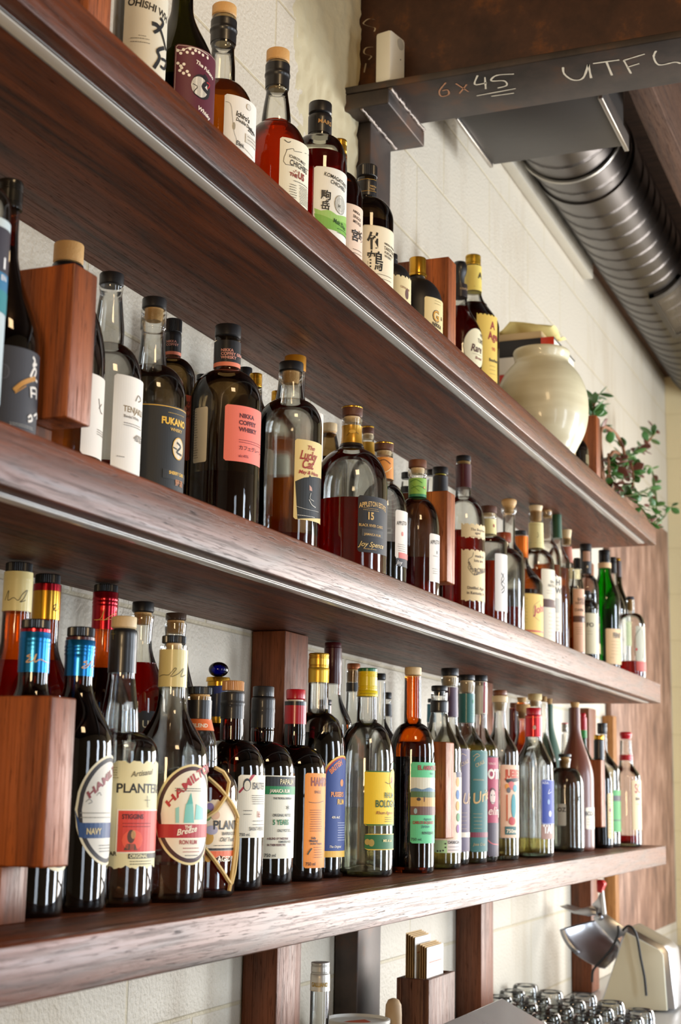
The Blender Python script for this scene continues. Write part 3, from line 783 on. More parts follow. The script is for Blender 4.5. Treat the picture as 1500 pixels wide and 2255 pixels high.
# white sensor on the flange
P0 = on_x(848, 188, 2.705)
r = empty('wall_sensor', (2.735, P0.y, 1.4565), 'small white plastic sensor box standing on the beam flange in the corner', 'sensor')
def rbox(name, pts, z0, z1, mat, parent, bev):
    return prism(name, pts, 'z', z0, z1, mat, parent, bev=bev)
yc = 0
hw = .019
rbox('housing', [(-.03, -hw), (.03, -hw), (.03, hw), (-.03, hw)], .0002, .115, M('white_plastic', 'e8e6da', .45), r, .006)
V, F = lathe([(.0125, 0), (.0125, .0012), (.001, .0015)], 28)
V = [(v[0], -hw-v[2], v[1]+.096) for v in V]; F = [f[::-1] for f in F]
mesh_obj('lens', V, F, M('grey_lens', 'b9b8b0', .2), r, (0.008, 0, 0))
V, F = lathe([(.0016, 0), (.0016, .0006), (.0003, .0008)], 10); V = [(v[0]+.01, -hw-v[2], v[1]+.062) for v in V]
mesh_obj('indicator', V, F, BLK, r)
r.rotation_euler = (radians(0), 0, radians(-12))
# ------------------------------------------------------------------ duct
DY, DZ, DR = .9437, 1.9056, .15
CEIL_OK = CEIL
r = duct = empty('ventilation_duct', (4.9, DY, DZ), 'round spiral steel ventilation duct running along the ceiling', 'duct')
def ductmat():
    m, nt, N, L, P = nodes('galvanised_steel')
    tc = N.new('ShaderNodeTexCoord'); n = N.new('ShaderNodeTexNoise'); n.inputs['Scale'].default_value = 6; n.inputs['Detail'].default_value = 4; L.new(tc.outputs['Object'], n.inputs[0])
    cr = N.new('ShaderNodeMapRange'); cr.inputs[3].default_value = .22; cr.inputs[4].default_value = .42; L.new(n.outputs[0], cr.inputs[0]); L.new(cr.outputs[0], P.inputs['Roughness'])
    P.inputs['Base Color'].default_value = lin('565250'); P.inputs['Metallic'].default_value = 1; return m
GALV = ductmat()
V, F = [], []; seg = 64; NX = 640; X0, X1 = 3.62-4.9, 6.60-4.9
for i in range(NX+1):
    x = X0+(X1-X0)*i/NX
    for k in range(seg):
        a = 2*pi*k/seg; ph = (x/.10+a/(2*pi)) % 1.0; q = DR+(.0035 if ph < .07 else 0)
        V.append((x, q*cos(a), q*sin(a)))
for i in range(NX):
    for k in range(seg): k2 = (k+1) % seg; F.append((i*seg+k, i*seg+k2, (i+1)*seg+k2, (i+1)*seg+k))
F.append(tuple(range(seg))); F.append(tuple(NX*seg+k for k in range(seg-1, -1, -1)))
o = mesh_obj('pipe', V, F, GALV, r, (0, 0, 0), smooth=True)
for xx, rr in ((4.22, .156), (3.64, .158)):
    V, F = [], []
    for i, (dx, q) in enumerate(((-.02, .150), (-.02, rr), (.02, rr), (.02, .150))):
        for k in range(seg): a = 2*pi*k/seg; V.append((xx-4.9+dx, q*cos(a), q*sin(a)))
    for i in range(3):
        for k in range(seg): k2 = (k+1) % seg; F.append((i*seg+k, i*seg+k2, (i+1)*seg+k2, (i+1)*seg+k))
    o = mesh_obj('joint_band', V, F, GALV, r, (0, 0, 0)); autosmooth(o, 30)
# grille on its lower side
GX0, GX1 = 5.12-4.9, 5.62-4.9; V, F = [], []; fm = []
def arcbox(V, F, x0, x1, a0, a1, r0, r1, n=8):
    b = len(V)
    for i in range(n+1):
        a = a0+(a1-a0)*i/n
        for (x, q) in ((x0, r0), (x1, r0), (x1, r1), (x0, r1)): V.append((x, q*cos(a), q*sin(a)))
    for i in range(n):
        for k in range(4): k2 = (k+1) % 4; F.append((b+4*i+k, b+4*i+k2, b+4*(i+1)+k2, b+4*(i+1)+k))
    F.append((b, b+1, b+2, b+3)); F.append(tuple(b+4*n+k for k in (3, 2, 1, 0)))
A0, A1 = radians(212), radians(262)
arcbox(V, F, GX0, GX1, A0, A0+.12, DR+.001, DR+.014); arcbox(V, F, GX0, GX1, A1-.12, A1, DR+.001, DR+.014)
arcbox(V, F, GX0, GX0+.04, A0, A1, DR+.001, DR+.014); arcbox(V, F, GX1-.04, GX1, A0, A1, DR+.001, DR+.014)
mesh_obj('grille_frame', V, F, M('dark_duct_metal', '4a4745', .4, .8), r)
V, F = [], []
for i in range(14):
    a = A0+.13+(A1-A0-.26)*i/13; arcbox(V, F, GX0+.04, GX1-.04, a, a+.016, DR+.002, DR+.011, 1)
mesh_obj('grille_fins', V, F, M('bare_fins', '8a7f70', .4, .7), r)
# sheet metal plenum box over the duct mouth
pr = empty('duct_plenum', (3.3, .86, 1.62), 'dark sheet metal plenum box feeding the round duct', 'duct box')
z0 = 1.602
c = [on_z(1022, 266, z0), on_z(1100, 376, z0), on_z(1392, 333, z0), on_z(1320, 205, z0)]
PLY0, PLY1, PLX0, PLX1 = c[3].y, 1.10, c[0].x, c[1].x
print('plenum', [tuple(round(k, 3) for k in q) for q in c])
# plenum
X0p, X1p, Y0p, Y1p, Z0p, Z1p = 3.25, 3.557, .695, 1.04, 1.625, CEIL-.002
PM = M('dark_sheet_metal', '3c3835', .45, .55, bump=.1, bscale=40)
o_ = (3.3, .86, 1.62)
box('casing', X0p, X1p, Y0p, Y1p, Z0p, Z1p, PM, pr, bev=.003, org=o_)
box('seam_flange', X0p-.002, X1p+.004, Y0p-.012, Y0p-.0005, Z0p-.014, Z0p+.03, M('bright_seam', 'aaa49c', .3, .9), pr, bev=.002, org=o_)
box('seam_flange', X0p, X1p, Y1p+.0005, Y1p+.010, Z0p-.008, Z0p+.02, M('bright_seam', 'aaa49c', .3, .9), pr, bev=.002, org=o_)
t = box('ceiling_joist', 2.95, XEND-.01, .60, .665, 1.72, 2.0, ROUGHW, bev=.004); tag(t, 'rough brown timber joist running beside the round duct', 'joist')
for k in range(3):
    t = box('ceiling_joist', 2.95, XEND-.01, .60-.42*(k+1), .645-.42*(k+1), 1.86, 2.148, ROUGHW, bev=.004)
    tag(t, 'brown timber ceiling joist out past the duct, %s one from it' % ['second', 'third', 'fourth'][k], 'joist')
# hanging strap round the duct, a part of it
sr = [(4.02, DY-(DR+.006), 2.148)]+[(4.02, DY+(DR+.006)*cos(radians(180+180*i/24)), DZ+(DR+.006)*sin(radians(180+180*i/24))) for i in range(25)]+[(4.02, DY+(DR+.006), 2.148)]
tube('hanger_strap', [(p[0]-4.9, p[1]-DY, p[2]-DZ) for p in sr], .006, M('zinc_strap', 'b5b0a6', .35, .8), duct, 6)

# ------------------------------------------------------------------ bottles: lowest shelf
def mm(c, r=.35, met=0.0, coat=.2): return M('capsule_'+c, c, r, met, coat=coat)
BLUEF, REDF, GOLDF, CREAM = mm('1273b0', .25, .75), mm('a50f20', .2, .8), mm('c9952c', .22, .85), mm('ead995', .45)
BK = mm('1b1a1b', .38); BKM = mm('222021', .5); MAROON = mm('4a1418', .3); GOLD = mm('d3a032', .25, .9)
YEL, REDC, GREENC = mm('f3d416', .3), mm('c01424', .3), mm('0f6b3a', .35)
S = lambda m, y0, y1, w0, w1, *o: (m, y0, y1, w0, w1)+tuple(o)
AW = 'ac8a52'
# back row, left
B('amber bottle with a cream signed neck sleeve, back row at far left', 'L', 43, 1236, 118, 1600, 1570, (62, 1400), ('screw', BLK, 1257, 56), Y=1.058, g='amber', liq=('orange', 1450), style='s',
  slv=[S(CREAM, 1256, 1345, 60, 56, 'rings', [('s', [(12, 1322), (20, 1300), (18, 1322), (30, 1316), (40, 1322), (50, 1308), (60, 1300), (52, 1318), (44, 1326), (56, 1322)], .7, '1a1a1a')])], rr=.041)
B('amber bottle with a gold signed neck foil torn near its black cap, back row', 'L', 106, 1262, 175, 1600, 1540, (60, 1410), ('screw', BLK, 1283, 53), Y=1.065, g='amber', liq=('orange', 1450), style='s',
  slv=[S(GOLDF, 1300, 1363, 54, 52, 'rings', [('s', [(118, 1345), (124, 1330), (118, 1336), (122, 1346), (128, 1340)], .7, '2a1a08')]), S(REDF, 1283, 1300, 50, 53)], rr=.041)
B('amber bottle with a bright red metallic signed foil and black cap, back row', 'L', 234, 1285, 300, 1600, 1560, (54, 1430), ('screw', BLK, 1302, 50), Y=1.062, g='amber', liq=('dark', 1468), style='s',
  slv=[S(REDF, 1302, 1385, 54, 50, 'rings', [('s', [(208, 1365), (222, 1362), (230, 1340), (226, 1366), (238, 1360), (250, 1352), (256, 1352)], .7, 'e0b050'), ('s', [(212, 1366), (250, 1364)], .6, 'e0b050')])], rr=.040)
B('clear bottle of brown rum with a red wax ribbon over its black stopper, back row', 'L', 316, 1323, 372, 1600, 1545, (44, 1410), ('disc', BK, 1347, 48), Y=1.062, g='c', liq=('red', 1456), style='s', np=[(1380, 46), (1362, 50)], cork=(1375, CORK),
  slv=[S(REDC, 1324, 1347, 18, 18, 'over')], labs=[((300, 1566, 1700, 70, '1a1817', 'torn'), [('t', 'UN', 312, 1602, 16, 'efe2b8')])], rr=.040)
B('clear bottle with a smoked glass stopper and pale cork behind the cream-necked one', 'L', 388, 1348, 450, 1640, 1600, (44, 1400), ('disc', mm('4a3a30', .15), 1365, 46), Y=1.05, g='c', style='s', np=[(1375, 48)], cork=(1395, CORK), rr=.040)
B('dark bottle with a cobalt blue ball stopper over a gold collar', 'L', 482, 1456, 540, 1700, 1665, (46, 1592), ('ball', GL['blue'], 1490, 44), Y=1.05, g='amberdark', liq=('black', 1640),
  slv=[S(GOLD, 1489, 1500, 50, 52), S(mm('1c2130', .4), 1510, 1578, 44, 45, '', [('p', [(470, 1513), (494, 1508), (494, 1524), (470, 1529)], '20306e')]), S(GOLD, 1500, 1510, 44, 44), S(GOLD, 1578, 1592, 45, 46)], rr=.038)
# front row
B('dark amber bottle with a blue signed neck foil, standing behind the big walnut block', 'L', 80, 1362, 145, 1900, 1640, (66, 1500), ('screw', BLK, 1382, 61), by=2024, g='amberdark', liq=('black', 1560), style='s',
  slv=[S(BLUEF, 1390, 1480, 66, 60, 'rings', [('s', [(68, 1441), (60, 1445), (68, 1448), (58, 1458), (72, 1455), (80, 1440), (76, 1458), (88, 1452), (100, 1458), (107, 1460)], 1.1, 'f0c080')]), S(REDF, 1382, 1390, 58, 62)],
  labs=[((62, 1700, 1921, 95, 'efe2bd', 'oval'), [('b', 4, '2b211c'), ('b', 9, 'ded5c2')])])
B('dark bottle with blue foil neck and an oval cream label crossed by a navy band', 'L', 179, 1379, 245, 1750, 1640, (62, 1502), ('screw', BLK, 1400, 58), by=2009, g='amberdark', liq=('black', 1580), style='s',
  slv=[S(BLUEF, 1408, 1488, 64, 60, 'rings', [('s', [(192, 1456), (184, 1458), (192, 1462), (180, 1470), (190, 1470), (202, 1455), (200, 1470), (206, 1466)], 1.1, 'f0c080')]), S(MAROON, 1400, 1408, 54, 58)],
  labs=[((171, 1660, 1908, 100, 'efe2bd', 'oval'), [('b', 3, '2b211c'), ('b', 8, 'ded8c9'), ('r', -200, 1812, None, 1846, '1f4273'), ('t', 'HAMILTON', 196, 1742, 18, '8a2a2a', {'rot': .42, 'c': 1.15, 'b': .03, 'arc': 6}), ('t', 'NAVY', 189, 1837, 13, 'd9c48c', {'b': .03, 'c': .8}),
      ('s', [(188, 1766), (196, 1760), (202, 1766), (194, 1770)], .5, '555046'), ('s', [(212, 1752), (218, 1745), (222, 1752)], .6, '555046'), ('l', 176, 1790, 240, 1800, 2, '8d8676'), ('l', 215, 1862, 240, 1875, 3, '555046')])])
B('clear rum bottle with black capsule, maple stopper and a red square on its cream label', 'L', 274, 1355, 345, 1760, 1660, (88, 1610), ('disc', WOODP, 1382, 56), by=1999, g='c', liq=('blush', 1905),
  np=[(1585, 84), (1562, 80), (1530, 70), (1500, 62), (1480, 59)], slv=[S(BK, 1385, 1480, 57, 60, 'step', [('s', [(250, 1388), (250, 1408)], .7, '8a8040'), ('s', [(246, 1396), (254, 1396)], .6, '8a8040')])],
  labs=[((236, 1676, 1910, 112, 'e9dfae', 'torn'), [('t', 'PLANTERAY', 255, 1745, 20, '26221c', {'c': 1.02, 'b': .02}), ('t', 'Artisanal', 288, 1711, 12, '6a6040', {'sh': .35, 'rot': .12}), ('r', 258, 1782, None, 1879, 'f3e8d0'), ('r', 261, 1785, None, 1876, 'd8402c'),
      ('t', 'STIGGINS', 268, 1803, 10, '4a1510', {'b': .03, 'c': .85}), ('l', 270, 1813, 330, 1820, 2, '8a2018'), ('e', 292, 1850, 14, 12, 'ee5a3a'), ('e', 288, 1842, 5, 8, '4a3018'), ('e', 293, 1838, 3.2, 5, 'c8985c'), ('p', [(272, 1872), (278, 1858), (296, 1858), (302, 1872)], '4c3c24'),
      ('r', 282, 1880, None, 1891, '3a3426'), ('t', 'ORIGINAL', 284, 1889, 7.5, 'e9dfae', {'b': .03}), ('t', 'AR', 240, 1884, 9, '2a261c'), ('s', [(323, 1752), (324, 1778)], .8, '444'), ('s', [(318, 1762), (329, 1762)], .7, '444'), ('l', 285, 1897, 330, 1903, 2, '5a523a'), ('l', 240, 1690, 258, 1712, 5, 'a89a66')])])
B('clear rum bottle with oval cream label showing a turquoise windmill and red band', 'L', 384, 1398, 455, 1790, 1670, (64, 1545), ('screw', BLK, 1415, 51), by=1989, g='c', liq=('blush', 1905), style='s', np=[(1530, 60), (1512, 60)], cork=(1432, WOODP, 34),
  slv=[S(CREAM, 1430, 1512, 52, 60, '', [('s', [(352, 1490), (360, 1486), (372, 1486), (384, 1472), (388, 1474), (376, 1490), (392, 1484), (404, 1472), (398, 1490), (408, 1486)], .7, '1a1a1a')])],
  labs=[((345, 1681, 1905, 100, 'e9d9a0', 'oval'), [('b', 3, '46201a'), ('b', 8, 'efe8d2'), ('r', -380, 1815, None, 1845, 'b32222'), ('t', 'HAMILTON', 372, 1754, 19, 'b32a2a', {'rot': .5, 'c': 1.05, 'b': .03, 'arc': 8}), ('l', 385, 1736, 440, 1741, 2, '6a6a60'),
      ('p', [(404, 1812), (408, 1770), (424, 1768), (426, 1812)], '7ec8ba'), ('p', [(410, 1772), (420, 1745), (424, 1770)], '58b3a4'), ('p', [(386, 1812), (386, 1780), (394, 1776), (394, 1812)], '9ad4c8'), ('p', [(428, 1805), (430, 1770), (446, 1780), (446, 1805)], '8fd0c4'),
      ('t', 'THE', 406, 1825, 7, 'f5ead0', {'b': .03}), ('t', 'Breeze', 388, 1840, 13, 'f5ead0', {'sh': .35, 'b': .02, 'rot': .18}), ('t', 'RON RUM', 394, 1859, 9, 'a83030', {'b': .02, 'c': .8}), ('l', 402, 1868, 436, 1876, 2, 'a83030'), ('l', 406, 1884, 432, 1891, 2, '555')])])
twr = B('round rum bottle tied in raffia with a flowered label and black capsule', 'L', 441, 1511, 520, 1830, 1742, (88, 1688), ('screw', BK, 1528, 50), by=1978, g='c', liq=('red', 1722), cork=(1545, CORK, 44),
  np=[(1665, 88), (1640, 84), (1612, 68), (1590, 56), (1580, 52)], slv=[S(BK, 1541, 1582, 52, 51), S(mm('e06a28', .5), 1583, 1608, 53, 58, '', [('t', 'BLEND', 424, 1601, 8, 'f6ead0', {'b': .03})])],
  labs=[((448, 1762, 1888, 108, 'f0e0c4', 'torn'), [('e', 462, 1778, 6, 6, '8f7ab0'), ('e', 455, 1795, 7, 8, '7f9a48'), ('e', 458, 1845, 8, 9, 'd8a23a'), ('e', 474, 1795, 7, 6, 'd8b090'), ('e', 466, 1828, 9, 6, 'b0aabf'), ('t', 'PLANTERAY', 468, 1826, 19, '26221c', {'c': 1.0, 'b': .02}), ('t', 'BARBADOS', 488, 1839, 7, '33301f'), ('t', 'Old Trad', 482, 1853, 9, '33301f', {'sh': .35}),
      ('l', 470, 1862, 512, 1862, 1, '443'), ('r', -460, 1868, None, 1873, '2c2118'), ('r', -460, 1874, None, 1908, 'df6426'), ('t', 'AGED 5', 478, 1897, 11, 'f8ecd0', {'b': .02}), ('e', 458, 1890, 5, 5, 'f0b040')])])
B('near-black rum bottle with orange ribbed stopper and a red diagonal ribbon on its cream label', 'L', 514, 1498, 582, 1780, 1700, (52, 1628), ('screw', mm('dfa468', .5), 1520, 47), by=1962, g='amberdark', liq=('black', 1700), np=[(1600, 52), (1583, 50)],
  slv=[S(BKM, 1523, 1582, 50, 50, 'step')], labs=[((525, 1706, 1845, 92, 'eee6cf'), [('p', [(525, 1744), (555, 1706), (562, 1706), (525, 1750)], 'b01c30'), ('e', 544, 1728, 6.5, 9, '26221e'), ('e', 544, 1730, 5, 7, 'ded6be'), ('t', 'ISAUTIER', 555, 1738, 15, '26221e', {'c': .55}), ('l', 554, 1752, 580, 1770, 5, '5a5348'),
      ('t', '16', 564, 1800, 14, 'a0302a', {'c': .7}), ('l', 536, 1785, 552, 1793, 2, '5a5348'), ('l', 556, 1808, 578, 1816, 2, '5a5348'), ('t', 'SAINT-PIERRE', 548, 1829, 8, '5a5348', {'c': .8}), ('t', '750 ml.', 526, 1841, 6.5, '26221e')])])
B('near-black rum bottle with tall black capsule and black and green bands on its label', 'L', 581, 1510, 648, 1780, 1700, (50, 1632), ('plainscrew', BKM, 1535, 47), by=1952, g='amberdark', liq=('black', 1700), np=[(1610, 52), (1600, 50)],
  slv=[S(BKM, 1535, 1602, 49, 50, 'step')], labs=[((580, 1707, 1891, 92, 'e4e2cf'), [('r', -590, 1710, None, 1731, '1c1b19'), ('r', -590, 1731, None, 1749, '1d8a4e'), ('t', 'PAPALIN', 616, 1727, 11.5, 'e8d9a8', {'c': .75}), ('t', 'JAMAICA RUM', 594, 1745, 7.5, 'f4ecd0', {'b': .03, 'c': .8}), ('t', 'THE TROPICAL DISPENSARY', 602, 1760, 4.2, '2a2a26', {'b': .03, 'c': .75}),
      ('t', '✶', 629, 1784, 11, '6a6a5c', {}), ('t', 'ORIGINAL VATTED', 600, 1798, 6, '2a2a26', {'c': .75}), ('t', '5 YEARS', 600, 1816, 11, '1d7a46', {'b': .03, 'c': .8}), ('t', 'ONLY POT STILL', 610, 1832, 6, '2a2a26', {'c': .7}), ('t', 'A BLEND OF THREE RUMS', 588, 1849, 4.6, '5a1c18', {'b': .03, 'c': .75}), ('t', 'COMPLETELY AGED', 612, 1856, 4.4, '2a2a26', {'b': .03, 'c': .75}), ('t', 'IN THEIR RESPECTIVE', 588, 1863, 4.6, '5a1c18', {'b': .03, 'c': .75}), ('t', '750 ml', 581, 1887, 7, '26221e')])])
B('near-black rum bottle with a split red wax capsule and an orange label', 'L', 652, 1517, 716, 1780, 1700, (46, 1640), ('plainscrew', REDC, 1540, 42), by=1942, g='amberdark', liq=('black', 1700), np=[(1615, 48), (1594, 46)], cork=(1560, M('cork_edge', 'e8dcc8', .5), 34),
  slv=[S(BK, 1544, 1553, 42, 42), S(REDC, 1553, 1594, 43, 46, 'step')], labs=[((672, 1702, 1912, 90, 'f0932c'), [('t', 'HAMPDEN', 684, 1730, 18, '8a3414', {'c': .7, 'b': .04}), ('t', 'SINGLE', 692, 1747, 6, '5a3014', {'c': .8}), ('s', [(680, 1766), (696, 1768), (712, 1764)], .8, '4a3018'), ('l', 682, 1784, 706, 1830, 10, '8a4a14'), ('t', 'Fully', 685, 1848, 5, '3a2010', {'b': .03}), ('t', 'Matured', 681, 1854, 5, '3a2010', {'b': .03}), ('t', 'in the Tropics', 683, 1860, 4.6, '3a2010', {'b': .03}),
      ('s', [(686, 1868), (680, 1876), (677, 1882)], 2.2, '3a3a20'), ('l', 690, 1866, 708, 1888, 5, '8a4a14'), ('t', '750 ml', 672, 1906, 7, '3a2010')])])
B('dark red rum bottle with a smooth gold cap and an arched royal blue label', 'L', 703, 1437, 759, 1780, 1660, (46, 1568), ('metal', mm('d8a83c', .3, .85), 1470, 45), by=1938, g='c', liq=('black', 1612), style='r', np=[(1505, 44)],
  slv=[S(mm('d9ae35', .35, .6), 1470, 1502, 45, 44)], labs=[((711, 1662, 1888, 88, 'e8b840', 'arch'), [('b', 3, 'b8242a'), ('b', 5, '1f3f8a'), ('t', 'BRITISH', 729, 1702, 12, 'd8783c', {'rot': .55, 'c': .7, 'b': .04, 'arc': 9}), ('e', 752, 1724, 5, 6, 'd88a4a'), ('t', "PUSSER'S", 728, 1754, 10, 'e09048', {'b': .04, 'c': .75}), ('t', 'RUM', 742, 1771, 11, 'e0b048', {'b': .04, 'c': .8}), ('t', '42% ALC', 730, 1802, 4.5, 'efe8d0', {'b': .03}), ('l', 742, 1812, 757, 1850, 8, 'c8d0e0'), ('t', 'The Original', 724, 1867, 5, 'efe8d0', {'sh': .3}), ('r', -730, 1874, None, 1888, 'e8b840')])])
# decanter and other back-row bottles, middle
B('tall clear decanter with flared lip and round wooden stopper before the wall post', 'L', 617, 1390, 668, 1700, 1660, (50, 1600), ('disc', WOODC, 1412, 46), Y=1.078, g='c', liq=('water', 1600), np=[(1500, 48), (1440, 49), (1430, 54), (1424, 62), (1417, 58)], cork=(1432, M('white_stopper_plug', 'efeade', .4), 38), rr=.035)
B('clear bottle whose neck is dipped in maroon wax, back row', 'L', 734, 1413, 790, 1700, 1600, (38, 1525), ('disc', MAROON, 1426, 37), Y=1.06, g='c', style='s', slv=[S(MAROON, 1426, 1505, 37, 37, 'drip')], rr=.038)
B('low dark flask with a round black shoulder behind the gold-capped bottle', 'L', 716, 1540, 750, 1640, 1600, (30, 1575), ('disc', BK, 1552, 30), Y=1.035, g='black', style='r', rr=.028)
B('clear bottle with copper stopper and black neck band behind the yellow-capped bottle', 'L', 779, 1460, 835, 1700, 1640, (32, 1560), ('disc', mm('a5623a', .3, .5), 1474, 29), Y=1.055, g='c', style='s', np=[(1524, 29), (1476, 30)], cork=(1502, CORK), slv=[S(BK, 1503, 1522, 29, 30, 'over')], rr=.037)
B('clear bottle with plain black cap just right of the yellow-capped bottle', 'L', 838, 1482, 868, 1700, 1640, (26, 1580), ('disc', BK, 1497, 24), Y=1.06, g='c', style='s', np=[(1500, 24)], rr=.036)
B('slim clear bottle with black cap and black neck sleeve against the white wall', 'L', 853, 1524, 890, 1720, 1690, (24, 1600), ('disc', BK, 1539, 20), Y=1.085, g='c', style='s', np=[(1550, 19)], slv=[S(BK, 1550, 1577, 20, 20)], rr=.033)
B('clear square-shouldered bottle with ridged yellow cap, green top and yellow label', 'L', 810, 1471, 867, 1780, 1680, (46, 1590), ('metal', YEL, 1520, 43), by=1932, g='c', liq=('water', 1778), np=[(1535, 42)], top2=(GREENC, .14),
  slv=[S(YEL, 1519, 1533, 44, 45, '', [('l', 794, 1527, 828, 1527, 1, '9a8a10')])],
  labs=[((803, 1697, 1818, 92, 'f4cf1e'), [('r', -820, 1697, None, 1700, '2c6a2a'), ('r', -820, 1815, None, 1818, '2c6a2a'), ('e', 864, 1716, 12, 17, 'f0c020'), ('e', 862, 1718, 4, 6, 'd86a3a'), ('s', [(848, 1722), (856, 1726), (862, 1720)], .8, '3a2a18'), ('t', 'RHUM', 846, 1757, 12, '2c5a2a', {'c': .75}), ('t', 'BOLOGNE', 826, 1777, 15, '2c5a2a', {'c': .75, 'b': .02}), ('t', 'Rhum Agricole', 827, 1793, 7, '9a5a20', {'sh': .35}), ('l', 846, 1800, 866, 1809, 3, '5a5020')]),
        ((803, 1836, 1872, 92, '1d6a34'), [('r', -820, 1836, None, 1838, 'e8c040'), ('r', -820, 1870, None, 1872, 'e8c040'), ('e', 809, 1854, 4.5, 5, 'b09a4a'), ('e', 818, 1856, 5, 6, 'b09a4a'), ('t', 'MIS A LA', 843, 1854, 5.5, 'e8d890', {'b': .03})])])
B('tall dark amber bottle with maple stopper and a mint green label showing a farm landscape', 'L', 910, 1468, 957, 1800, 1655, (38, 1592), ('disc', WOODP, 1486, 37), by=1920, g='amber', liq=('black', 1666), np=[(1500, 37), (1488, 37)],
  labs=[((905, 1678, 1857, 90, '62c98c'), [('r', -930, 1712, None, 1795, 'd8d3bc'), ('p', [(904, 1738), (914, 1734), (930, 1739), (944, 1734), (958, 1740), (958, 1746), (904, 1746)], '5a7a90'), ('r', -930, 1743, None, 1756, '4d6a3a'), ('r', -930, 1756, None, 1776, 'c79a4a'), ('r', -930, 1776, None, 1795, '6b4436'), ('e', 922, 1760, 4, 3, '3a2a20'), ('e', 934, 1760, 1.2, 5, '5a2a18'), ('e', 915, 1786, 3, 5, '9ab0b0'),
      ('t', 'EL AMBATEÑO', 920, 1695, 9.5, 'a02a24', {'b': .04, 'c': .75}), ('t', 'RON', 947, 1706, 4.5, '2a4a6a'), ('t', 'Agricola', 933, 1806, 5, '1d5a5a'), ('t', 'CARLOS BAQUERIZO', 909, 1814, 6, 'a02a24', {'b': .04, 'c': .75}), ('t', 'Jipijapa', 928, 1822, 5.5, '1d5a5a'), ('t', 'RON EQUATO', 929, 1837, 5.5, '2a2a26', {'b': .03, 'c': .8}), ('t', '750 ml.', 905, 1851, 6, '1d4a3a')])])
B('slim bottle with teal blue neck capsule seen past the tall amber bottle', 'L', 951, 1538, 985, 1720, 1690, (20, 1600), ('disc', BK, 1547, 18), Y=1.07, g='c', style='s', np=[(1550, 18)], slv=[S(mm('1f6f88', .35), 1550, 1590, 19, 20)], rr=.033)
B('clear bottle with a stepped black stopper behind the middle walnut block', 'L', 968, 1509, 1016, 1800, 1655, (42, 1580), ('disc', BK, 1521, 36), by=1915, g='c', liq=('straw', 1700), style='s', cork=(1532, BK, 25), np=[(1568, 37), (1541, 36), (1533, 37)], slv=[S(BK, 1542, 1568, 38, 38)],
  labs=[((950, 1700, 1850, 100, 'f0d8b8'), [('p', [(1004, 1700), (1016, 1700), (1016, 1712), (1004, 1712)], '2a2440'), ('e', 1008, 1722, 6, 9, 'e89a3a'), ('e', 1008, 1750, 6, 9, '3a6aa0'), ('e', 1008, 1775, 6, 9, 'e8a03a'), ('e', 1009, 1800, 6, 8, '4a8a4a'), ('e', 1008, 1825, 5, 8, '8a4a8a')]),
        ((957, 1849, 1878, 95, 'b9e3a4'), [('r', 985, 1849, None, 1878, 'ecdfd4'), ('e', 964, 1874, 1.6, 1.6, '3a3a30'), ('e', 970, 1874, 1.6, 1.6, '3a3a30'), ('e', 976, 1873, 1.6, 1.6, '3a3a30'), ('e', 981, 1866, 1.6, 1.6, '3a3a30'), ('e', 981, 1858, 1.6, 1.6, '3a3a30'), ('t', 'OAXACAN', 986, 1858, 6.5, '2a2a2a', {'b': .02, 'c': .8}), ('l', 987, 1865, 1010, 1872, 2, '5a3a50')])])
B('clear bottle with black cap and purple neck sleeve, purple label', 'L', 991, 1470, 1034, 1780, 1655, (36, 1592), ('disc', BK, 1488, 39), by=1906, g='c', liq=('straw', 1640), style='s', np=[(1540, 34), (1513, 34), (1500, 38)], cork=(1510, WOODP), slv=[S(mm('5a3c50', .5), 1513, 1578, 34, 34)],
  labs=[((1003, 1648, 1876, 88, '54405a'), [('b', 2, '8a7060'), ('b', 2.6, '54405a'), ('s', [(1012, 1665), (1018, 1660), (1026, 1664)], .9, 'c8a070'), ('t', 'CRALE', 1016, 1688, 8, 'a8886a', {'rot': .4, 'c': .8}), ('t', 'Ur', 1016, 1770, 24, 'b8926a', {'sh': .3}), ('l', 1014, 1790, 1026, 1825, 5, 'a8886a'), ('r', -1015, 1833, None, 1844, 'd8c8b0')])])
B('clear bottle with teal neck sleeve and teal label lettered in gold', 'L', 1028, 1485, 1073, 1780, 1655, (34, 1596), ('disc', BK, 1498, 36), by=1904, g='c', liq=('straw', 1640), style='s', np=[(1540, 34), (1527, 34), (1505, 37)], cork=(1525, WOODP), slv=[S(mm('1f6e66', .45), 1527, 1591, 34, 34, '', [('e', 1042, 1545, 3, 4, '3a8a6a'), ('l', 1038, 1562, 1046, 1574, 3, '4a9a72')])],
  labs=[((1036, 1652, 1876, 88, '24655f'), [('b', 2, '5a8a72'), ('b', 2.6, '24655f'), ('s', [(1042, 1666), (1050, 1660), (1056, 1664), (1048, 1668), (1044, 1676)], .9, 'd0a868'), ('t', 'CRALE', 1048, 1690, 8, 'b09a68', {'rot': .4, 'c': .8}), ('l', 1042, 1716, 1064, 1718, 2, 'b09a68'), ('t', 'Uriel', 1040, 1772, 24, 'd0aa68', {'sh': .3, 'rot': .25}), ('l', 1042, 1792, 1060, 1824, 5, 'b09a68'), ('r', -1050, 1833, None, 1844, '7a1c30'), ('t', 'Jose Cruz', 1042, 1862, 6, 'b09a68', {'sh': .2})])])
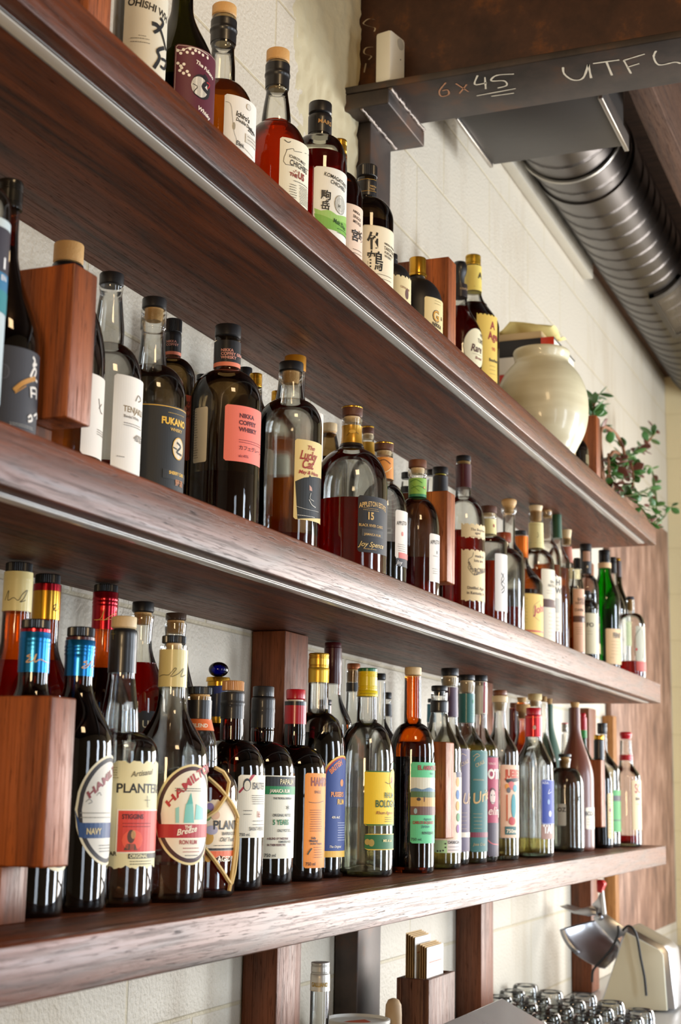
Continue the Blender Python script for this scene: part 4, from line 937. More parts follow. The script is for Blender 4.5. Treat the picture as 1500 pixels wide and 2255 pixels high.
B('clear bottle with black cap, red beaded tape on its neck and a magenta label', 'L', 1058, 1486, 1097, 1780, 1655, (30, 1600), ('disc', BK, 1500, 32), by=1899, g='c', liq=('straw', 1640), style='s', np=[(1540, 29), (1505, 31)], cork=(1518, WOODP), slv=[S(mm('d8c8b0', .5), 1500, 1572, 27, 28, 'over', [('s', [(1067, 1502), (1066, 1570)], 4, 'a02838'), ('s', [(1064, 1504), (1063, 1570)], .7, 'f0e0d0')])],
  labs=[((1073, 1664, 1886, 85, 'a81d44'), [('r', -1080, 1664, None, 1668, '2a2024'), ('t', 'VINOS', 1076, 1684, 5, 'e8b8b0'), ('t', 'OTRO', 1074, 1714, 20, 'f0e0d0', {'b': .05, 'c': .8}), ('e', 1085, 1755, 8, 15, 'd8c0b0'), ('s', [(1079, 1742), (1084, 1736), (1091, 1742)], 2, '2a2024'), ('e', 1082, 1751, 1.5, 1.5, '2a2024'), ('e', 1088, 1751, 1.5, 1.5, '2a2024'), ('s', [(1081, 1766), (1086, 1768), (1090, 1766)], 1, '2a2024'), ('t', 'eling', 1073, 1794, 18, 'f0c8b8', {'sh': .3}), ('r', -1085, 1812, None, 1886, '3a2030'), ('s', [(1074, 1850), (1084, 1858), (1096, 1860)], 2, 'd0484a')])])
B('dark bottle with bright red capsule glimpsed behind the magenta-labelled one', 'L', 1077, 1559, 1112, 1720, 1690, (20, 1625), ('disc', REDC, 1575, 18), Y=1.085, g='black', style='s', np=[(1622, 19)], slv=[S(REDC, 1576, 1622, 18, 19)], rr=.034)
B('clear bottle with brown-topped cork and a peach label of a woman with fruit', 'L', 1101, 1519, 1143, 1780, 1660, (30, 1600), ('disc', mm('7a4526', .4), 1531, 31), by=1895, g='c', liq=('straw', 1848), style='s', np=[(1570, 26), (1556, 29), (1548, 32)], cork=(1565, WOODP, 24), slv=[S(WOODP, 1532, 1546, 34, 34, 'over')],
  labs=[((1102, 1684, 1845, 78, 'e8c6a4'), [('t', 'JUEBES', 1113, 1712, 17, 'c8481c', {'b': .05, 'c': .6}), ('p', [(1112, 1716), (1142, 1712), (1142, 1720), (1116, 1724)], '2a2420'), ('e', 1126, 1730, 9, 9, 'd8706a'), ('e', 1117, 1732, 5, 6, 'e8a040'), ('e', 1120, 1740, 5, 6, '6a6a6a'), ('e', 1134, 1736, 7, 8, '5aa0a8'), ('e', 1131, 1775, 7, 26, '3f9aa0'), ('r', 1115, 1750, 1118, 1808, 'c8602c'), ('e', 1128, 1808, 9, 9, 'c8403a'), ('r', 1112, 1820, 1136, 1838, '3a6a66'), ('t', '750ml', 1115, 1834, 8, 'f0e0c0', {'b': .03})])])
B('dark brown bottle with brown stopper behind the peach-labelled bottle', 'L', 1132, 1547, 1168, 1720, 1690, (22, 1610), ('disc', mm('7a4526', .4), 1558, 18), Y=1.082, g='amberdark', liq=('black', 1650), style='s', rr=.034)
B('amber-tinted bottle with a rough tapered cork, back row right of centre', 'L', 1149, 1535, 1186, 1720, 1690, (20, 1600), ('taper', CORK, 1546, 20), Y=1.05, g='amber', liq=('amber', 1640), style='s', rr=.034)
B('clear bottle with round cork stopper left of the red-capped tequila shape', 'L', 1152, 1550, 1188, 1720, 1690, (24, 1600), ('disc', CORK, 1566, 31), Y=1.005, g='c', style='s', np=[(1585, 24), (1573, 28)], cork=(1582, CORK), rr=.036)
B('tall clear bottle with a cream stopper patched orange', 'L', 1178, 1527, 1226, 1720, 1680, (26, 1610), ('disc', mm('e0c88c', .5), 1541, 31), Y=1.0, g='c', liq=('water', 1640), style='s', np=[(1560, 26), (1546, 28)], cork=(1556, WOODP), slv=[S(mm('e08a34', .5), 1527, 1541, 32, 32, 'over')] if 0 else (), rr=.038)
B('clear bottle with small cork just left of the green matte bottle', 'L', 1198, 1533, 1232, 1720, 1690, (18, 1610), ('disc', CORK, 1545, 13), Y=1.030, g='c', style='s', np=[(1560, 16)], rr=.034)
B('clear bottle with a red metal capsule and a royal blue label', 'L', 1175, 1558, 1220, 1800, 1690, (36, 1625), ('plainscrew', REDC, 1575, 32), by=1889, g='c', liq=('straw', 1846), style='s',
  slv=[S(mm('c01820', .25, .5), 1575, 1622, 32, 33, '', [('s', [(1160, 1580), (1190, 1580)], .5, 'e0b040'), ('e', 1177, 1602, 4, 5, 'd8b8a0')])],
  labs=[((1192, 1717, 1815, 70, '1f3a9a'), [('b', 1, 'd8d8e8'), ('b', 1.6, '1f3a9a'), ('t', 'AZUL', 1194, 1726, 5, 'e8e8f0'), ('s', [(1210, 1738), (1207, 1748), (1213, 1744)], 1.2, 'e8e8f0'), ('e', 1208, 1766, 4, 6, '8aa0c8'), ('e', 1211, 1792, 5, 7, 'c8c8d8')]),
        ((1192, 1816, 1848, 70, 'b08a7a'), [('t', 'TAP', 1197, 1834, 17, 'f4f0e8', {'b': .05, 'c': .7})])])
GM = M('matte_green_ceramic', '3f5e4a', .5); TM = M('terracotta_glazed', '6d3a28', .38, coat=.15)
B('matte green ceramic bottle with small cork, back row', 'L', 1210, 1538, 1245, 1720, 1690, (16, 1585), ('taper', CORK, 1550, 13), Y=1.040, g=GM, style='s', rr=.036)
B('clear bottle with grey ribbed cap and red top behind the small square flask', 'L', 1244, 1592, 1275, 1720, 1700, (16, 1650), ('metal', mm('a8a49a', .35, .7), 1612, 14), Y=1.030, g='c', style='s', np=[(1625, 14)], top2=(REDC, .12), rr=.033)
B('terracotta-brown ceramic bottle with broken cork and a small white label', 'L', 1266, 1546, 1309, 1790, 1715, (23, 1600), ('taper', CORK, 1557, 20), by=1873, g=TM, style='s', labs=[((1290, 1778, 1826, 60, 'e8dcc4'), [('t', 'BOZAL', 1289, 1796, 9, '3a3430', {'b': .03, 'c': .8}), ('l', 1292, 1804, 1304, 1816, 3, '6a6050')])])
B('small square clear flask with black cap in front of the terracotta bottle', 'L', 1244, 1660, 1287, 1800, 1730, (22, 1690), ('disc', BK, 1667, 28), by=1878, g='c', liq=('water', 1735), style='b', np=[(1682, 23), (1672, 27)], cork=(1690, CORK),
  labs=[((1228, 1770, 1818, 22, 'dcd8c8'), [('t', 'OZ', 1228, 1787, 9, '3a3430', {'b': .03})])])
B('green bottle with red and green capsule, far right behind the terracotta bottle', 'L', 1284, 1570, 1312, 1720, 1690, (15, 1640), ('disc', REDC, 1580, 12), Y=1.000, g='green', style='s', slv=[S(REDC, 1580, 1608, 12, 13), S(mm('2a9a3a', .4), 1608, 1625, 13, 13)], rr=.033)
B('dark bottle with gold-banded black capsule behind the right walnut block', 'L', 1319, 1618, 1350, 1800, 1720, (22, 1670), ('disc', GOLD, 1629, 22), by=1869, g='olive', liq=('black', 1700), style='s', slv=[S(BK, 1629, 1670, 21, 22)],
  labs=[((1338, 1747, 1846, 60, 'd9bd84'), [('r', -1342, 1700, None, 1704, 'b0302a'), ('l', 1340, 1755, 1348, 1835, 12, '7a4a3a'), ('e', 1344, 1784, 4, 6, '8a4a5a')])])
B('clear bottle with black cap and vivid green label, right end of the lowest shelf', 'L', 1326, 1592, 1367, 1760, 1700, (22, 1650), ('metal', BK, 1616, 22), by=1866, g='c', liq=('water', 1690), style='s', labs=[((1350, 1740, 1832, 60, '3f9a4a'), [('r', -1358, 1752, None, 1764, '22221f'), ('r', -1358, 1805, None, 1808, '1f5a2a')])])
B('nearly empty clear bottle with red cap and red neck band at the lowest shelf\'s end', 'L', 1378, 1611, 1413, 1800, 1712, (30, 1680), ('dome', REDC, 1627, 27), by=1866, g='c', liq=('red', 1840), style='s', np=[(1660, 27), (1630, 24)], slv=[S(REDC, 1662, 1674, 28, 30)],
  labs=[((1392, 1718, 1828, 66, 'e9d2a4'), [('t', 'SC', 1398, 1746, 20, 'b03a34', {'c': .6, 'b': .02}), ('t', 'BAR', 1400, 1762, 6, '3a2a2a', {'b': .04}), ('l', 1402, 1770, 1411, 1772, 2, '6a5a4a')])])
# ------------------------------------------------------------------ bottles: middle shelf
FY = .955
B('frosted clear bottle printed blue and teal, cut off by the left picture edge', 'M', -38, 385, 22, 520, 440, (70, 400), ('disc', BK, 398, 50), Y=.900, g='c', liq=('water', 500), labs=[((-30, 470, 880, 60, 'b9c8cc'), [('r', -5, 500, None, 600, '2a2430'), ('r', -5, 600, None, 640, '1f6f9a'), ('t', 'i', 6, 590, 26, 'f0f0f0', {'b': .05}), ('r', -5, 640, None, 690, '20808a'), ('t', 'EN', 0, 615, 12, 'f0f0f0')])])
B('tall black-brown bottle with a charcoal label, white brush writing and a golden wheat ear', 'M', 24, 390, 84, 850, 745, (52, 540), ('metal', mm('1c1a16', .2, .3), 452, 58), Y=.945, g='amberdark', liq=('black', 520), style='s', np=[(500, 48)],
  labs=[((-20, 757, 940, 92, '34343a', 'rect', M('charcoal_label', '35353b', .6)), [('s', [(72, 786), (76, 796), (72, 806), (80, 802)], 3, 'e8e4dc'), ('s', [(66, 830), (74, 812), (78, 820), (70, 840)], 3, 'e8e4dc'), ('s', [(64, 838), (70, 832), (80, 842)], 2.6, 'e8e4dc'),
     ('s', [(30, 860), (46, 846), (62, 838), (76, 834)], 5, 'b8822c'), ('s', [(34, 850), (50, 842)], 1, 'b8822c'), ('s', [(32, 866), (56, 850)], 1, 'b8822c'), ('s', [(66, 852), (67, 876)], 2.6, 'e8e4dc'), ('s', [(68, 854), (77, 858), (77, 880)], 2.4, 'e8e4dc'), ('s', [(68, 866), (76, 868)], 2, 'e8e4dc'), ('s', [(60, 920), (66, 915), (68, 926), (60, 928)], 2.4, 'e8e4dc'), ('s', [(72, 916), (78, 912), (78, 924)], 2.4, 'e8e4dc'), ('e', 8, 818, 6, 8, '55555c'), ('e', 8, 818, 5, 7, '34343a'), ('l', 20, 930, 70, 934, 2, '8a8a86')])])
B('bottle with a large maple wood cap rising behind the near walnut block', 'M', 153, 527, 230, 860, 790, (66, 640), ('disc', WOODC, 570, 66), Y=1.0, g='c', liq=('amber', 925), np=[(600, 66), (576, 62)], slv=[S(mm('14161a', .3), 574, 640, 66, 66)], labs=[((185, 817, 1000, 85, 'e6ddcf'), [('s', [(217, 878), (220, 905), (224, 912)], 1.6, '5a4a3a'), ('s', [(217, 900), (223, 890)], 1, '5a4a3a'), ('l', 212, 945, 226, 955, 3, '6a6050')])])
B('clear bottle with bulbous neck, black stopper and a plain white label', 'M', 247, 595, 313, 900, 835, (66, 752), ('disc', BK, 622, 54), Y=1.0, g='c', liq=('red', 1012), np=[(735, 66), (715, 66), (680, 58), (645, 50), (632, 52), (626, 54)],
  labs=[((252, 822, 1040, 90, 'ece6da'), [('t', 'TENJAKU', 271, 905, 14, '8a7248', {'c': .85}), ('t', 'Blended Whisky', 272, 918, 6.5, '7a7064', {'c': .8}), ('s', [(298, 884), (304, 872), (309, 882), (304, 886)], 1.5, '8a8278'), ('l', 272, 930, 308, 935, 2, '8a8278'), ('t', '40%', 292, 970, 16, '8a8278', {'sh': .4}), ('l', 256, 1004, 274, 1004, 1, '8a8278')])])
B('clear bottle with black-topped cork and a black label lettered in yellow', 'M', 341, 650, 409, 930, 862, (66, 800), ('disc', BK, 674, 54), Y=1.0, g='c', liq=('dark', 1100), np=[(780, 60), (750, 54), (722, 52), (716, 57), (680, 57)], cork=(708, CORK, 40),
  labs=[((300, 887, 1080, 92, '191917'), [('r', -340, 890, None, 892, 'd8a83c'), ('t', 'FUKANO', 355, 931, 15, 'e8b83c', {'b': .04, 'c': .85}), ('t', 'WHISKY', 375, 948, 7, 'd0a850', {'b': .03}), ('l', 370, 908, 404, 908, 1, 'b09040'), ('e', 392, 989, 12, 15.5, 'd8a83c'), ('e', 392, 989, 10.8, 14, 'e0ded2'), ('s', [(388, 975), (396, 985), (388, 996), (398, 1004)], 3, '22221f'), ('s', [(380, 985), (388, 990)], 2, '22221f'), ('r', 358, 1032, None, 1052, '22221f'), ('t', 'SHERRY CASK', 371, 1043, 7, 'e8b83c', {'b': .03, 'c': .85}), ('t', '野酒', 384, 1068, 11, 'b8702c')])])
B('smoked bottle with black neck band and a thin coral stripe, half hidden, back row', 'M', 383, 699, 438, 880, 822, (36, 785), ('screw', BK, 728, 36), Y=1.085, g='smoke', style='r', np=[(740, 35)], slv=[S(BK, 730, 773, 35, 36, '', [('t', 'NIKKA', 367, 755, 5.5, 'e8a08c', {'b': .03}), ('t', 'COFFEY', 367, 762, 5.5, 'e8a08c', {'b': .03})]), S(mm('ef8664', .5), 773, 780, 36, 36)],
  labs=[((386, 865, 1010, 60, 'ea6a5a'), [('t', 'NIKKA', 398, 889, 9, '5a1a1a', {'b': .03}), ('t', 'COFFEY', 398, 903, 9, '5a1a1a', {'b': .03}), ('t', 'WHISKY', 398, 918, 9, '5a1a1a', {'b': .03})])], rr=.037)
B('big smoked bottle with black screw cap and a big salmon label', 'M', 503, 710, 575, 930, 870, (58, 812), ('plainscrew', BK, 737, 58), Y=.985, g='smoke', liq=('dark', 1036), style='r', np=[(806, 57), (745, 57), (741, 54)],
  slv=[S(BK, 748, 796, 57, 57, '', [('t', 'NIKKA', 487, 774, 6.6, 'e8a08c', {'b': .03}), ('t', 'COFFEY GRAIN', 487, 782, 6.6, 'e8a08c', {'b': .03}), ('t', 'WHISKY', 487, 790, 6.6, 'e8a08c', {'b': .03})]), S(mm('ef8664', .5), 796, 805, 57, 57)],
  labs=[((496, 890, 1014, 78, 'f07a68'), [('t', 'NIKKA', 527, 919, 9.5, '5a1a22', {'b': .035, 'c': 1.0}), ('t', 'COFFEY', 526, 934, 9.5, '5a1a22', {'b': .035}), ('t', 'WHISKY', 526, 949, 9.5, '5a1a22', {'b': .035}), ('l', 526, 968, 572, 973, 2, '8a3038'), ('t', 'カフェグレーン', 525, 989, 8, '5a1a22'), ('t', 'alc.45%', 525, 1006, 6, '8a3038')]),
        ((430, 900, 1020, 26, 'd8cdb4'), [('l', 426, 905, 434, 1010, 20, '6a6050')])])
B('bottle with low round black shoulder behind the coral-striped neck', 'M', 446, 822, 478, 880, 866, (26, 848), ('disc', BK, 836, 26), Y=1.095, g='black', style='r', rr=.026)
B('bottle with plain black cap directly behind the salmon-labelled one', 'M', 541, 806, 580, 950, 900, (30, 850), ('disc', BK, 830, 30), Y=1.09, g='amberdark', style='s', rr=.032)
B('bottle with ribbed gold cap just right of the salmon-labelled bottle', 'M', 564, 820, 600, 990, 930, (30, 872), ('metal', GOLD, 850, 28), Y=1.055, g='c', liq=('amber', 980), style='s', labs=[((575, 985, 1130, 40, 'd8cfb8'), [('l', 577, 1000, 584, 1120, 22, '3a342c')])], rr=.033)
B('bottle with ribbed gold cap peeking out left of the black cat bottle neck', 'M', 612, 859, 640, 990, 940, (30, 900), ('metal', GOLD, 885, 28), Y=1.085, g='c', liq=('amber', 960), style='s', rr=.033, labs=[((592, 1000, 1140, 40, 'd9cfb6'), [])])
B('wavy clear bottle with cork stopper and a cream label of a black cat', 'M', 642, 792, 709, 960, 925, (66, 876), ('disc', BK, 813, 54), Y=1.0, g='c', liq=('red', 1172), style='r', np=[(850, 58), (832, 55), (816, 55)], cork=(846, CORK, 36),
  labs=[((650, 966, 1143, 80, 'e6cf8c'), [('p', [(650, 1060), (668, 1052), (690, 1050), (712, 1056), (712, 1143), (650, 1143)], '14140f'), ('p', [(678, 1056), (682, 1046), (690, 1058)], '14140f'), ('p', [(681, 1068), (686, 1074), (687, 1082), (681, 1080)], 'c89a8a'), ('s', [(680, 1100), (686, 1112), (694, 1118)], 1.2, 'd8d4c8'), ('s', [(684, 1086), (682, 1098), (690, 1104)], 1.0, 'c8c4b8'),
      ('t', 'The', 675, 990, 10, 'a02c20', {'sh': .35}), ('t', 'Lucky', 659, 1010, 20, 'a02c20', {'sh': .35, 'c': .7, 'b': .02}), ('t', 'Cat', 663, 1030, 20, 'a02c20', {'sh': .3, 'c': .75, 'b': .02}), ('t', 'May & Hana', 657, 1042, 8, 'a02c20', {'sh': .3, 'b': .02}), ('s', [(652, 1115), (676, 1122), (700, 1128)], .5, 'd8d4c8'), ('l', 652, 1134, 692, 1138, 1, 'd8d4c8')])])
B('bottle with smooth orange-gold cap rising behind the cat bottle', 'M', 651, 779, 712, 960, 925, (46, 870), ('plainscrew', mm('e09a2c', .3, .6), 812, 48), Y=1.06, g='c', liq=('amber', 1050), style='s', labs=[((662, 900, 1172, 60, 'ece2d4'), [('r', -702, 1028, None, 1052, 'b83a34'), ('t', 'NE', 701, 1022, 9, '3a342c'), ('t', 'EY', 699, 1068, 10, '3a342c'), ('t', '8', 701, 1142, 14, '8a2a24', {'b': .03})])])
B('dark bottle with pale wooden cap and a teal tag on its neck', 'M', 726, 929, 778, 1060, 1020, (40, 970), ('disc', WOODP, 948, 34), Y=1.075, g='smoke', liq=('black', 1003), style='s', np=[(955, 32)], cork=(962, CORK), rr=.036, slv=[S(mm('1f8f78', .4), 946, 986, 12, 12, 'over')] if 0 else ())
AP = mm('b88a2c', .3, .5)
APB = [('t', 'APPLETON ESTATE', 795, 1112, 10, 'd0a860', {'c': .7, 'b': .02, 'arc': 5})]
B('round clear rum bottle numbered 15 on a black and gold label, wood stopper', 'M', 776, 892, 853, 1110, 1060, (62, 986), ('disc', WOODD, 914, 46), Y=0.930, g='c', liq=('red', 1094), style='r', np=[(972, 46), (945, 42), (933, 44), (920, 46)], cork=(932, WOODP, 36), top2=(GOLD, .14),
  slv=[S(AP, 935, 974, 42, 44, '', [('s', [(764, 960), (776, 948), (790, 956)], .8, '6a4a18'), ('e', 776, 950, 6, 3, 'd8a83c')]), S(mm('241c14', .4), 974, 980, 44, 45)], wave=.012,
  labs=[((789, 1090, 1215, 78, '17100e'), [('t', 'APPLETON ESTATE', 791, 1112, 11, 'd0a860', {'c': .62, 'b': .02, 'arc': 5}), ('l', 800, 1118, 832, 1122, 2, 'a8894a'), ('t', '15', 808, 1143, 16, 'd0a860', {'b': .04, 'c': .8}), ('t', 'BLACK RIVER CASKS', 790, 1158, 6, 'd0a860', {'c': .85}), ('r', 796, 1164, 842, 1180, '38342e'), ('t', 'JAMAICA RUM', 802, 1178, 5, 'd0a860'), ('t', 'Joy Spence', 790, 1202, 11, 'd8b870', {'sh': .4}), ('l', 800, 1208, 828, 1208, 1, 'd0a860')])])
B('clear rum bottle with gold-banded neck standing directly behind the 15 bottle', 'M', 811, 937, 862, 1110, 1070, (40, 1010), ('disc', WOODD, 954, 26), Y=1.075, g='c', liq=('red', 1140), style='r', np=[(985, 28), (956, 27)], cork=(968, WOODP), top2=(GOLD, .2), slv=[S(AP, 972, 1000, 27, 30)], labs=[((835, 1095, 1225, 50, '4a4440'), [('t', '12', 841, 1180, 12, 'c8c0b0', {'c': .7}), ('l', 841, 1100, 852, 1140, 8, 'b8b0a0')])], rr=.038)
B('clear rum bottle with orange floral neck sleeve and white label with a red corner', 'M', 846, 972, 897, 1170, 1130, (42, 1062), ('disc', WOODD, 990, 42), Y=0.937, g='c', liq=('black', 1192), style='r', np=[(1010, 40), (992, 40)], cork=(1004, WOODP, 33), top2=(GOLD, .14), slv=[S(mm('e0913c', .4), 1006, 1053, 40, 41, '', [('s', [(830, 1020), (846, 1012), (860, 1022)], 1.6, '7a4a1c'), ('s', [(834, 1034), (848, 1040), (862, 1030)], 1.4, 'f0d8a0'), ('s', [(832, 1046), (850, 1046)], 1.4, 'b8502c')])],
  labs=[((871, 1122, 1228, 62, 'e9dccb'), [('t', 'APPLETON', 874, 1156, 9, '3a3028', {'c': .6, 'rot': .1}), ('e', 886, 1176, 3, 4, 'd87a6a'), ('l', 876, 1198, 892, 1212, 4, '8a7a6a'), ('r', 878, 1216, None, 1240, 'd8685a')]), ((872, 1228, 1246, 50, '2a2422'), [('t', 'Joy', 873, 1242, 9, 'd8d0c8', {'sh': .4})])])
B('clear rum bottle with a green floral neck sleeve and a slim white label', 'M', 920, 1010, 968, 1200, 1160, (38, 1095), ('disc', M('brown_wood_stopper', '6a3c20', .5), 1028, 40), Y=0.915, g='c', liq=('red', 1226), style='r', np=[(1050, 38), (1046, 42), (1035, 42)], cork=(1044, WOODP, 30), slv=[S(mm('86b84a', .45), 1052, 1087, 38, 38, '', [('s', [(904, 1062), (916, 1056), (930, 1064)], 1.2, '3f7a2c'), ('s', [(906, 1076), (922, 1070), (936, 1078)], 1.2, '4f8a34'), ('s', [(908, 1068), (924, 1082)], .8, '5a8a34'), ('e', 934, 1074, 2, 2, 'e0a060')]), S(mm('1f7a4a', .4), 1087, 1093, 38, 38)],
  labs=[((946, 1174, 1280, 60, 'e6ddd0'), [('t', 'APPLETON', 948, 1198, 9, '3a3028', {'c': .6, 'rot': .1}), ('e', 962, 1217, 1.6, 3.5, '3a3a34'), ('l', 954, 1224, 964, 1226, 1, '6a6050'), ('l', 952, 1252, 964, 1262, 3, '8a8070')])])
B('bottle with dark cap and black sleeve peeking behind the green-sleeved rum bottle', 'M', 896, 1038, 935, 1200, 1150, (26, 1080), ('disc', BK, 1053, 24), Y=1.095, g='c', liq=('black', 1150), style='s', np=[(1060, 22)], slv=[S(BK, 1070, 1085, 24, 24, 'over')], rr=.028)
B('bottle with black cap, yellow ring and black neck sleeve behind the middle walnut block', 'M', 970, 1026, 1005, 1200, 1160, (34, 1085), ('disc', BK, 1042, 35), Y=1.03, g='amberdark', liq=('black', 1120), style='s', np=[(1055, 32)], cork=(1047, mm('b8a82c', .4), 30), slv=[S(BKM, 1047, 1085, 32, 32)], rr=.034)
B('slender clear bottle seen between the neck of the yellow-ringed bottle and the shelf', 'M', 952, 1032, 985, 1200, 1160, (26, 1100), ('disc', BK, 1046, 24), Y=1.080, g='c', style='s', np=[(1060, 22)], rr=.026)
PAR = 'e8cf9c'
B('tall clear bourbon bottle with maroon sleeve and torn parchment labels with hand lettering', 'M', 1021, 1001, 1068, 1190, 1150, (36, 1092), ('disc', BK, 1014, 33), Y=0.972, g='c', liq=('red', 1166), style='r', np=[(1060, 33), (1018, 33)], cork=(1022, mm('c8a060', .6), 30), slv=[S(MAROON, 1021, 1072, 33, 33)],
  labs=[((1016, 1153, 1183, 74, PAR, 'torn'), [('t', 'The Bourbon', 1036, 1168, 6, '5a4a3a', {'sh': .15}), ('t', 'aged', 1046, 1176, 6, '5a4a3a', {'sh': .15}), ('l', 1038, 1181, 1064, 1181, 1, '6a5a4a')]),
        ((1016, 1210, 1322, 74, PAR, 'torn'), [('s', [(1043, 1216), (1040, 1226), (1032, 1232), (1034, 1242), (1031, 1250), (1038, 1260), (1044, 1266), (1054, 1264)], .9, '3a302a'), ('t', 'made in', 1046, 1227, 6.5, '4a3c30'), ('t', 'lots are', 1044, 1237, 6.5, '4a3c30'), ('t', 'ROWAN', 1045, 1262, 11, '4a3c30', {'c': .8, 'rot': .1}), ('t', 'straight', 1030, 1238, 6.5, '4a3c30', {'rot': -1.1, 'c': .9}), ('t', 'Kentucky', 1044, 1268, 6, '4a3c30', {'rot': .3}), ('t', 'Distilled, Aged', 1029, 1297, 6.5, '4a3c30', {'c': .9}), ('t', 'in Kentucky, by', 1028, 1308, 6.5, '4a3c30', {'c': .9})])])
B('square-shouldered bourbon with dark brown stopper, cream neck label and silver-white front label', 'M', 1075, 1112, 1117, 1230, 1190, (36, 1178), ('disc', WOODD, 1128, 39), Y=0.977, g='c', liq=('orange', 1234), style='r', np=[(1145, 33), (1140, 37), (1130, 38)], cork=(1136, WOODP, 32), slv=[S(CREAM, 1142, 1175, 33, 34, '', [('e', 1088, 1158, 2.5, 4, 'b04a3a')])],
  labs=[((1090, 1218, 1345, 58, 'e4dcd2'), [('s', [(1104, 1262), (1110, 1275), (1104, 1285), (1111, 1298), (1105, 1306)], 2.2, '1c1c1c'), ('s', [(1110, 1262), (1104, 1278), (1112, 1288), (1104, 1300)], 1.4, '1c1c1c')])])
B('tall clear bottle with a rounded wooden stopper, back row', 'M', 1121, 1096, 1156, 1250, 1220, (27, 1190), ('dome', WOODC, 1114, 33), Y=1.000, g='c', style='s', np=[(1140, 27), (1130, 28), (1124, 34), (1118, 34)], cork=(1130, CORK, 20), rr=.036)
B('little faceted clear flask with copper stopper and a finger of red spirit', 'M', 1109, 1171, 1156, 1290, 1245, (28, 1205), ('disc', mm('8a3a1c', .3), 1192, 34), Y=0.977, g='c', liq=('red', 1335), style='r', np=[(1196, 24)], cork=(1204, WOODP, 20), wave=.02)
B('clear bottle with orange metallic capsule and a yellow label with red script', 'M', 1146, 1167, 1196, 1320, 1285, (34, 1232), ('disc', BK, 1176, 29), Y=0.979, g='c', liq=('dark', 1296), style='s', np=[(1225, 33)], slv=[S(mm('d2691a', .25, .7), 1180, 1196, 28, 28), S(mm('d2691a', .25, .7), 1196, 1227, 29, 35)],
  labs=[((1150, 1306, 1400, 78, 'e8be5c'), [('b', 1.2, 'b8862c'), ('b', 1.7, 'e8be5c'), ('t', 'John', 1176, 1352, 17, 'b02a24', {'sh': .3, 'rot': .25, 'b': .03}), ('s', [(1190, 1322), (1176, 1334), (1176, 1356), (1188, 1368)], .7, '4a3a1c'), ('l', 1157, 1318, 1160, 1370, 8, '8a6a2c'), ('r', -1180, 1388, None, 1392, 'c8502c')])])
B('bourbon bottle with pale cork stopper, printed cream sleeve and cream belted label', 'M', 1180, 1111, 1222, 1280, 1245, (34, 1208), ('taper', WOODP, 1123, 31), Y=0.972, g='c', liq=('amber', 1252), style='r', np=[(1170, 31), (1130, 31)], cork=(1148, WOODC, 24), slv=[S(CREAM, 1150, 1206, 30, 34, '', [('s', [(1166, 1156), (1192, 1156)], .4, '8a7a4a'), ('s', [(1166, 1196), (1194, 1196)], .4, '8a7a4a'), ('s', [(1184, 1172), (1186, 1180), (1183, 1184)], 1, '6a5a2a')])],
  labs=[((1192, 1252, 1412, 60, 'e6d9bc'), [('t', 'BASIL', 1212, 1284, 7, '3a3028', {'c': .8}), ('t', 'HAYDEN', 1207, 1292, 7, '3a3028', {'c': .7}), ('l', 1204, 1300, 1218, 1306, 2, '8a7a60'), ('r', -1205, 1319, None, 1337, '5a3420'), ('e', 1221, 1328, 3, 7, 'b8b4a8'), ('l', 1208, 1350, 1218, 1400, 7, '9a8a70')])])
B('bourbon bottle with rounded stopper and bubbled glass just behind the printed cream sleeve', 'M', 1204, 1110, 1238, 1270, 1240, (26, 1190), ('dome', WOODC, 1124, 24), Y=0.969, g='c', liq=('amber', 1242), style='r', np=[(1150, 24), (1135, 24), (1126, 26)], cork=(1140, CORK), labs=[((1218, 1268, 1390, 60, 'e0d4bc'), [('t', 'HI', 1224, 1288, 13, '2a2420', {'b': .02}), ('t', 'WE', 1223, 1306, 13, '2a2420', {'b': .02}), ('r', -1230, 1318, None, 1350, 'b8b0a0'), ('l', 1224, 1360, 1234, 1385, 4, '6a6050')])], rr=.037)
B('bottle with dark green neck capsule and black cap, back row', 'M', 1226, 1119, 1256, 1270, 1235, (22, 1195), ('disc', BK, 1129, 19), Y=0.962, g='c', liq=('amber', 1250), style='s', np=[(1135, 20)], slv=[S(mm('1d4a2a', .4), 1131, 1184, 20, 21)], rr=.034)
B('clear bottle with flared cork, pink-brown sleeve and cream label with a green plant', 'M', 1248, 1165, 1263, 1300, 1270, (26, 1240), ('taper', WOODP, 1183, 22), Y=0.959, g='c', liq=('dark', 1290), style='s', np=[(1205, 20), (1188, 19)], cork=(1199, WOODC, 18), slv=[S(mm('b06a54', .5), 1203, 1238, 21, 25)],
  labs=[((1237, 1251, 1275, 55, 'e4cf98'), [('l', 1240, 1256, 1258, 1268, 3, '8a7a4a')]), ((1237, 1296, 1404, 55, 'e8d498'), [('t', 'W', 1248, 1312, 8, '6a5a30', {'sh': .3}), ('s', [(1252, 1332), (1256, 1345), (1251, 1358), (1256, 1372)], 2.5, '2a5a34'), ('s', [(1256, 1334), (1251, 1350), (1257, 1362)], 2, '2a2a24')])], rr=.039)
B('bottle with a peach label and brown belt near the right of the middle shelf', 'M', 1271, 1228, 1287, 1330, 1300, (20, 1262), ('screw', BK, 1252, 14), Y=0.928, g='c', liq=('amber', 1330), style='s', labs=[((1262, 1297, 1436, 52, 'dfae8c'), [('t', 'BASIL', 1272, 1323, 7, '4a3428', {'c': .8}), ('t', 'HAYDEN', 1267, 1331, 7, '4a3428', {'c': .7}), ('t', 'DARK', 1266, 1346, 6, '4a3428'), ('r', -1270, 1356, None, 1370, '5a3420'), ('e', 1284, 1366, 3, 7, 'b8b4a8'), ('l', 1268, 1382, 1282, 1396, 4, '8a6a58')])])
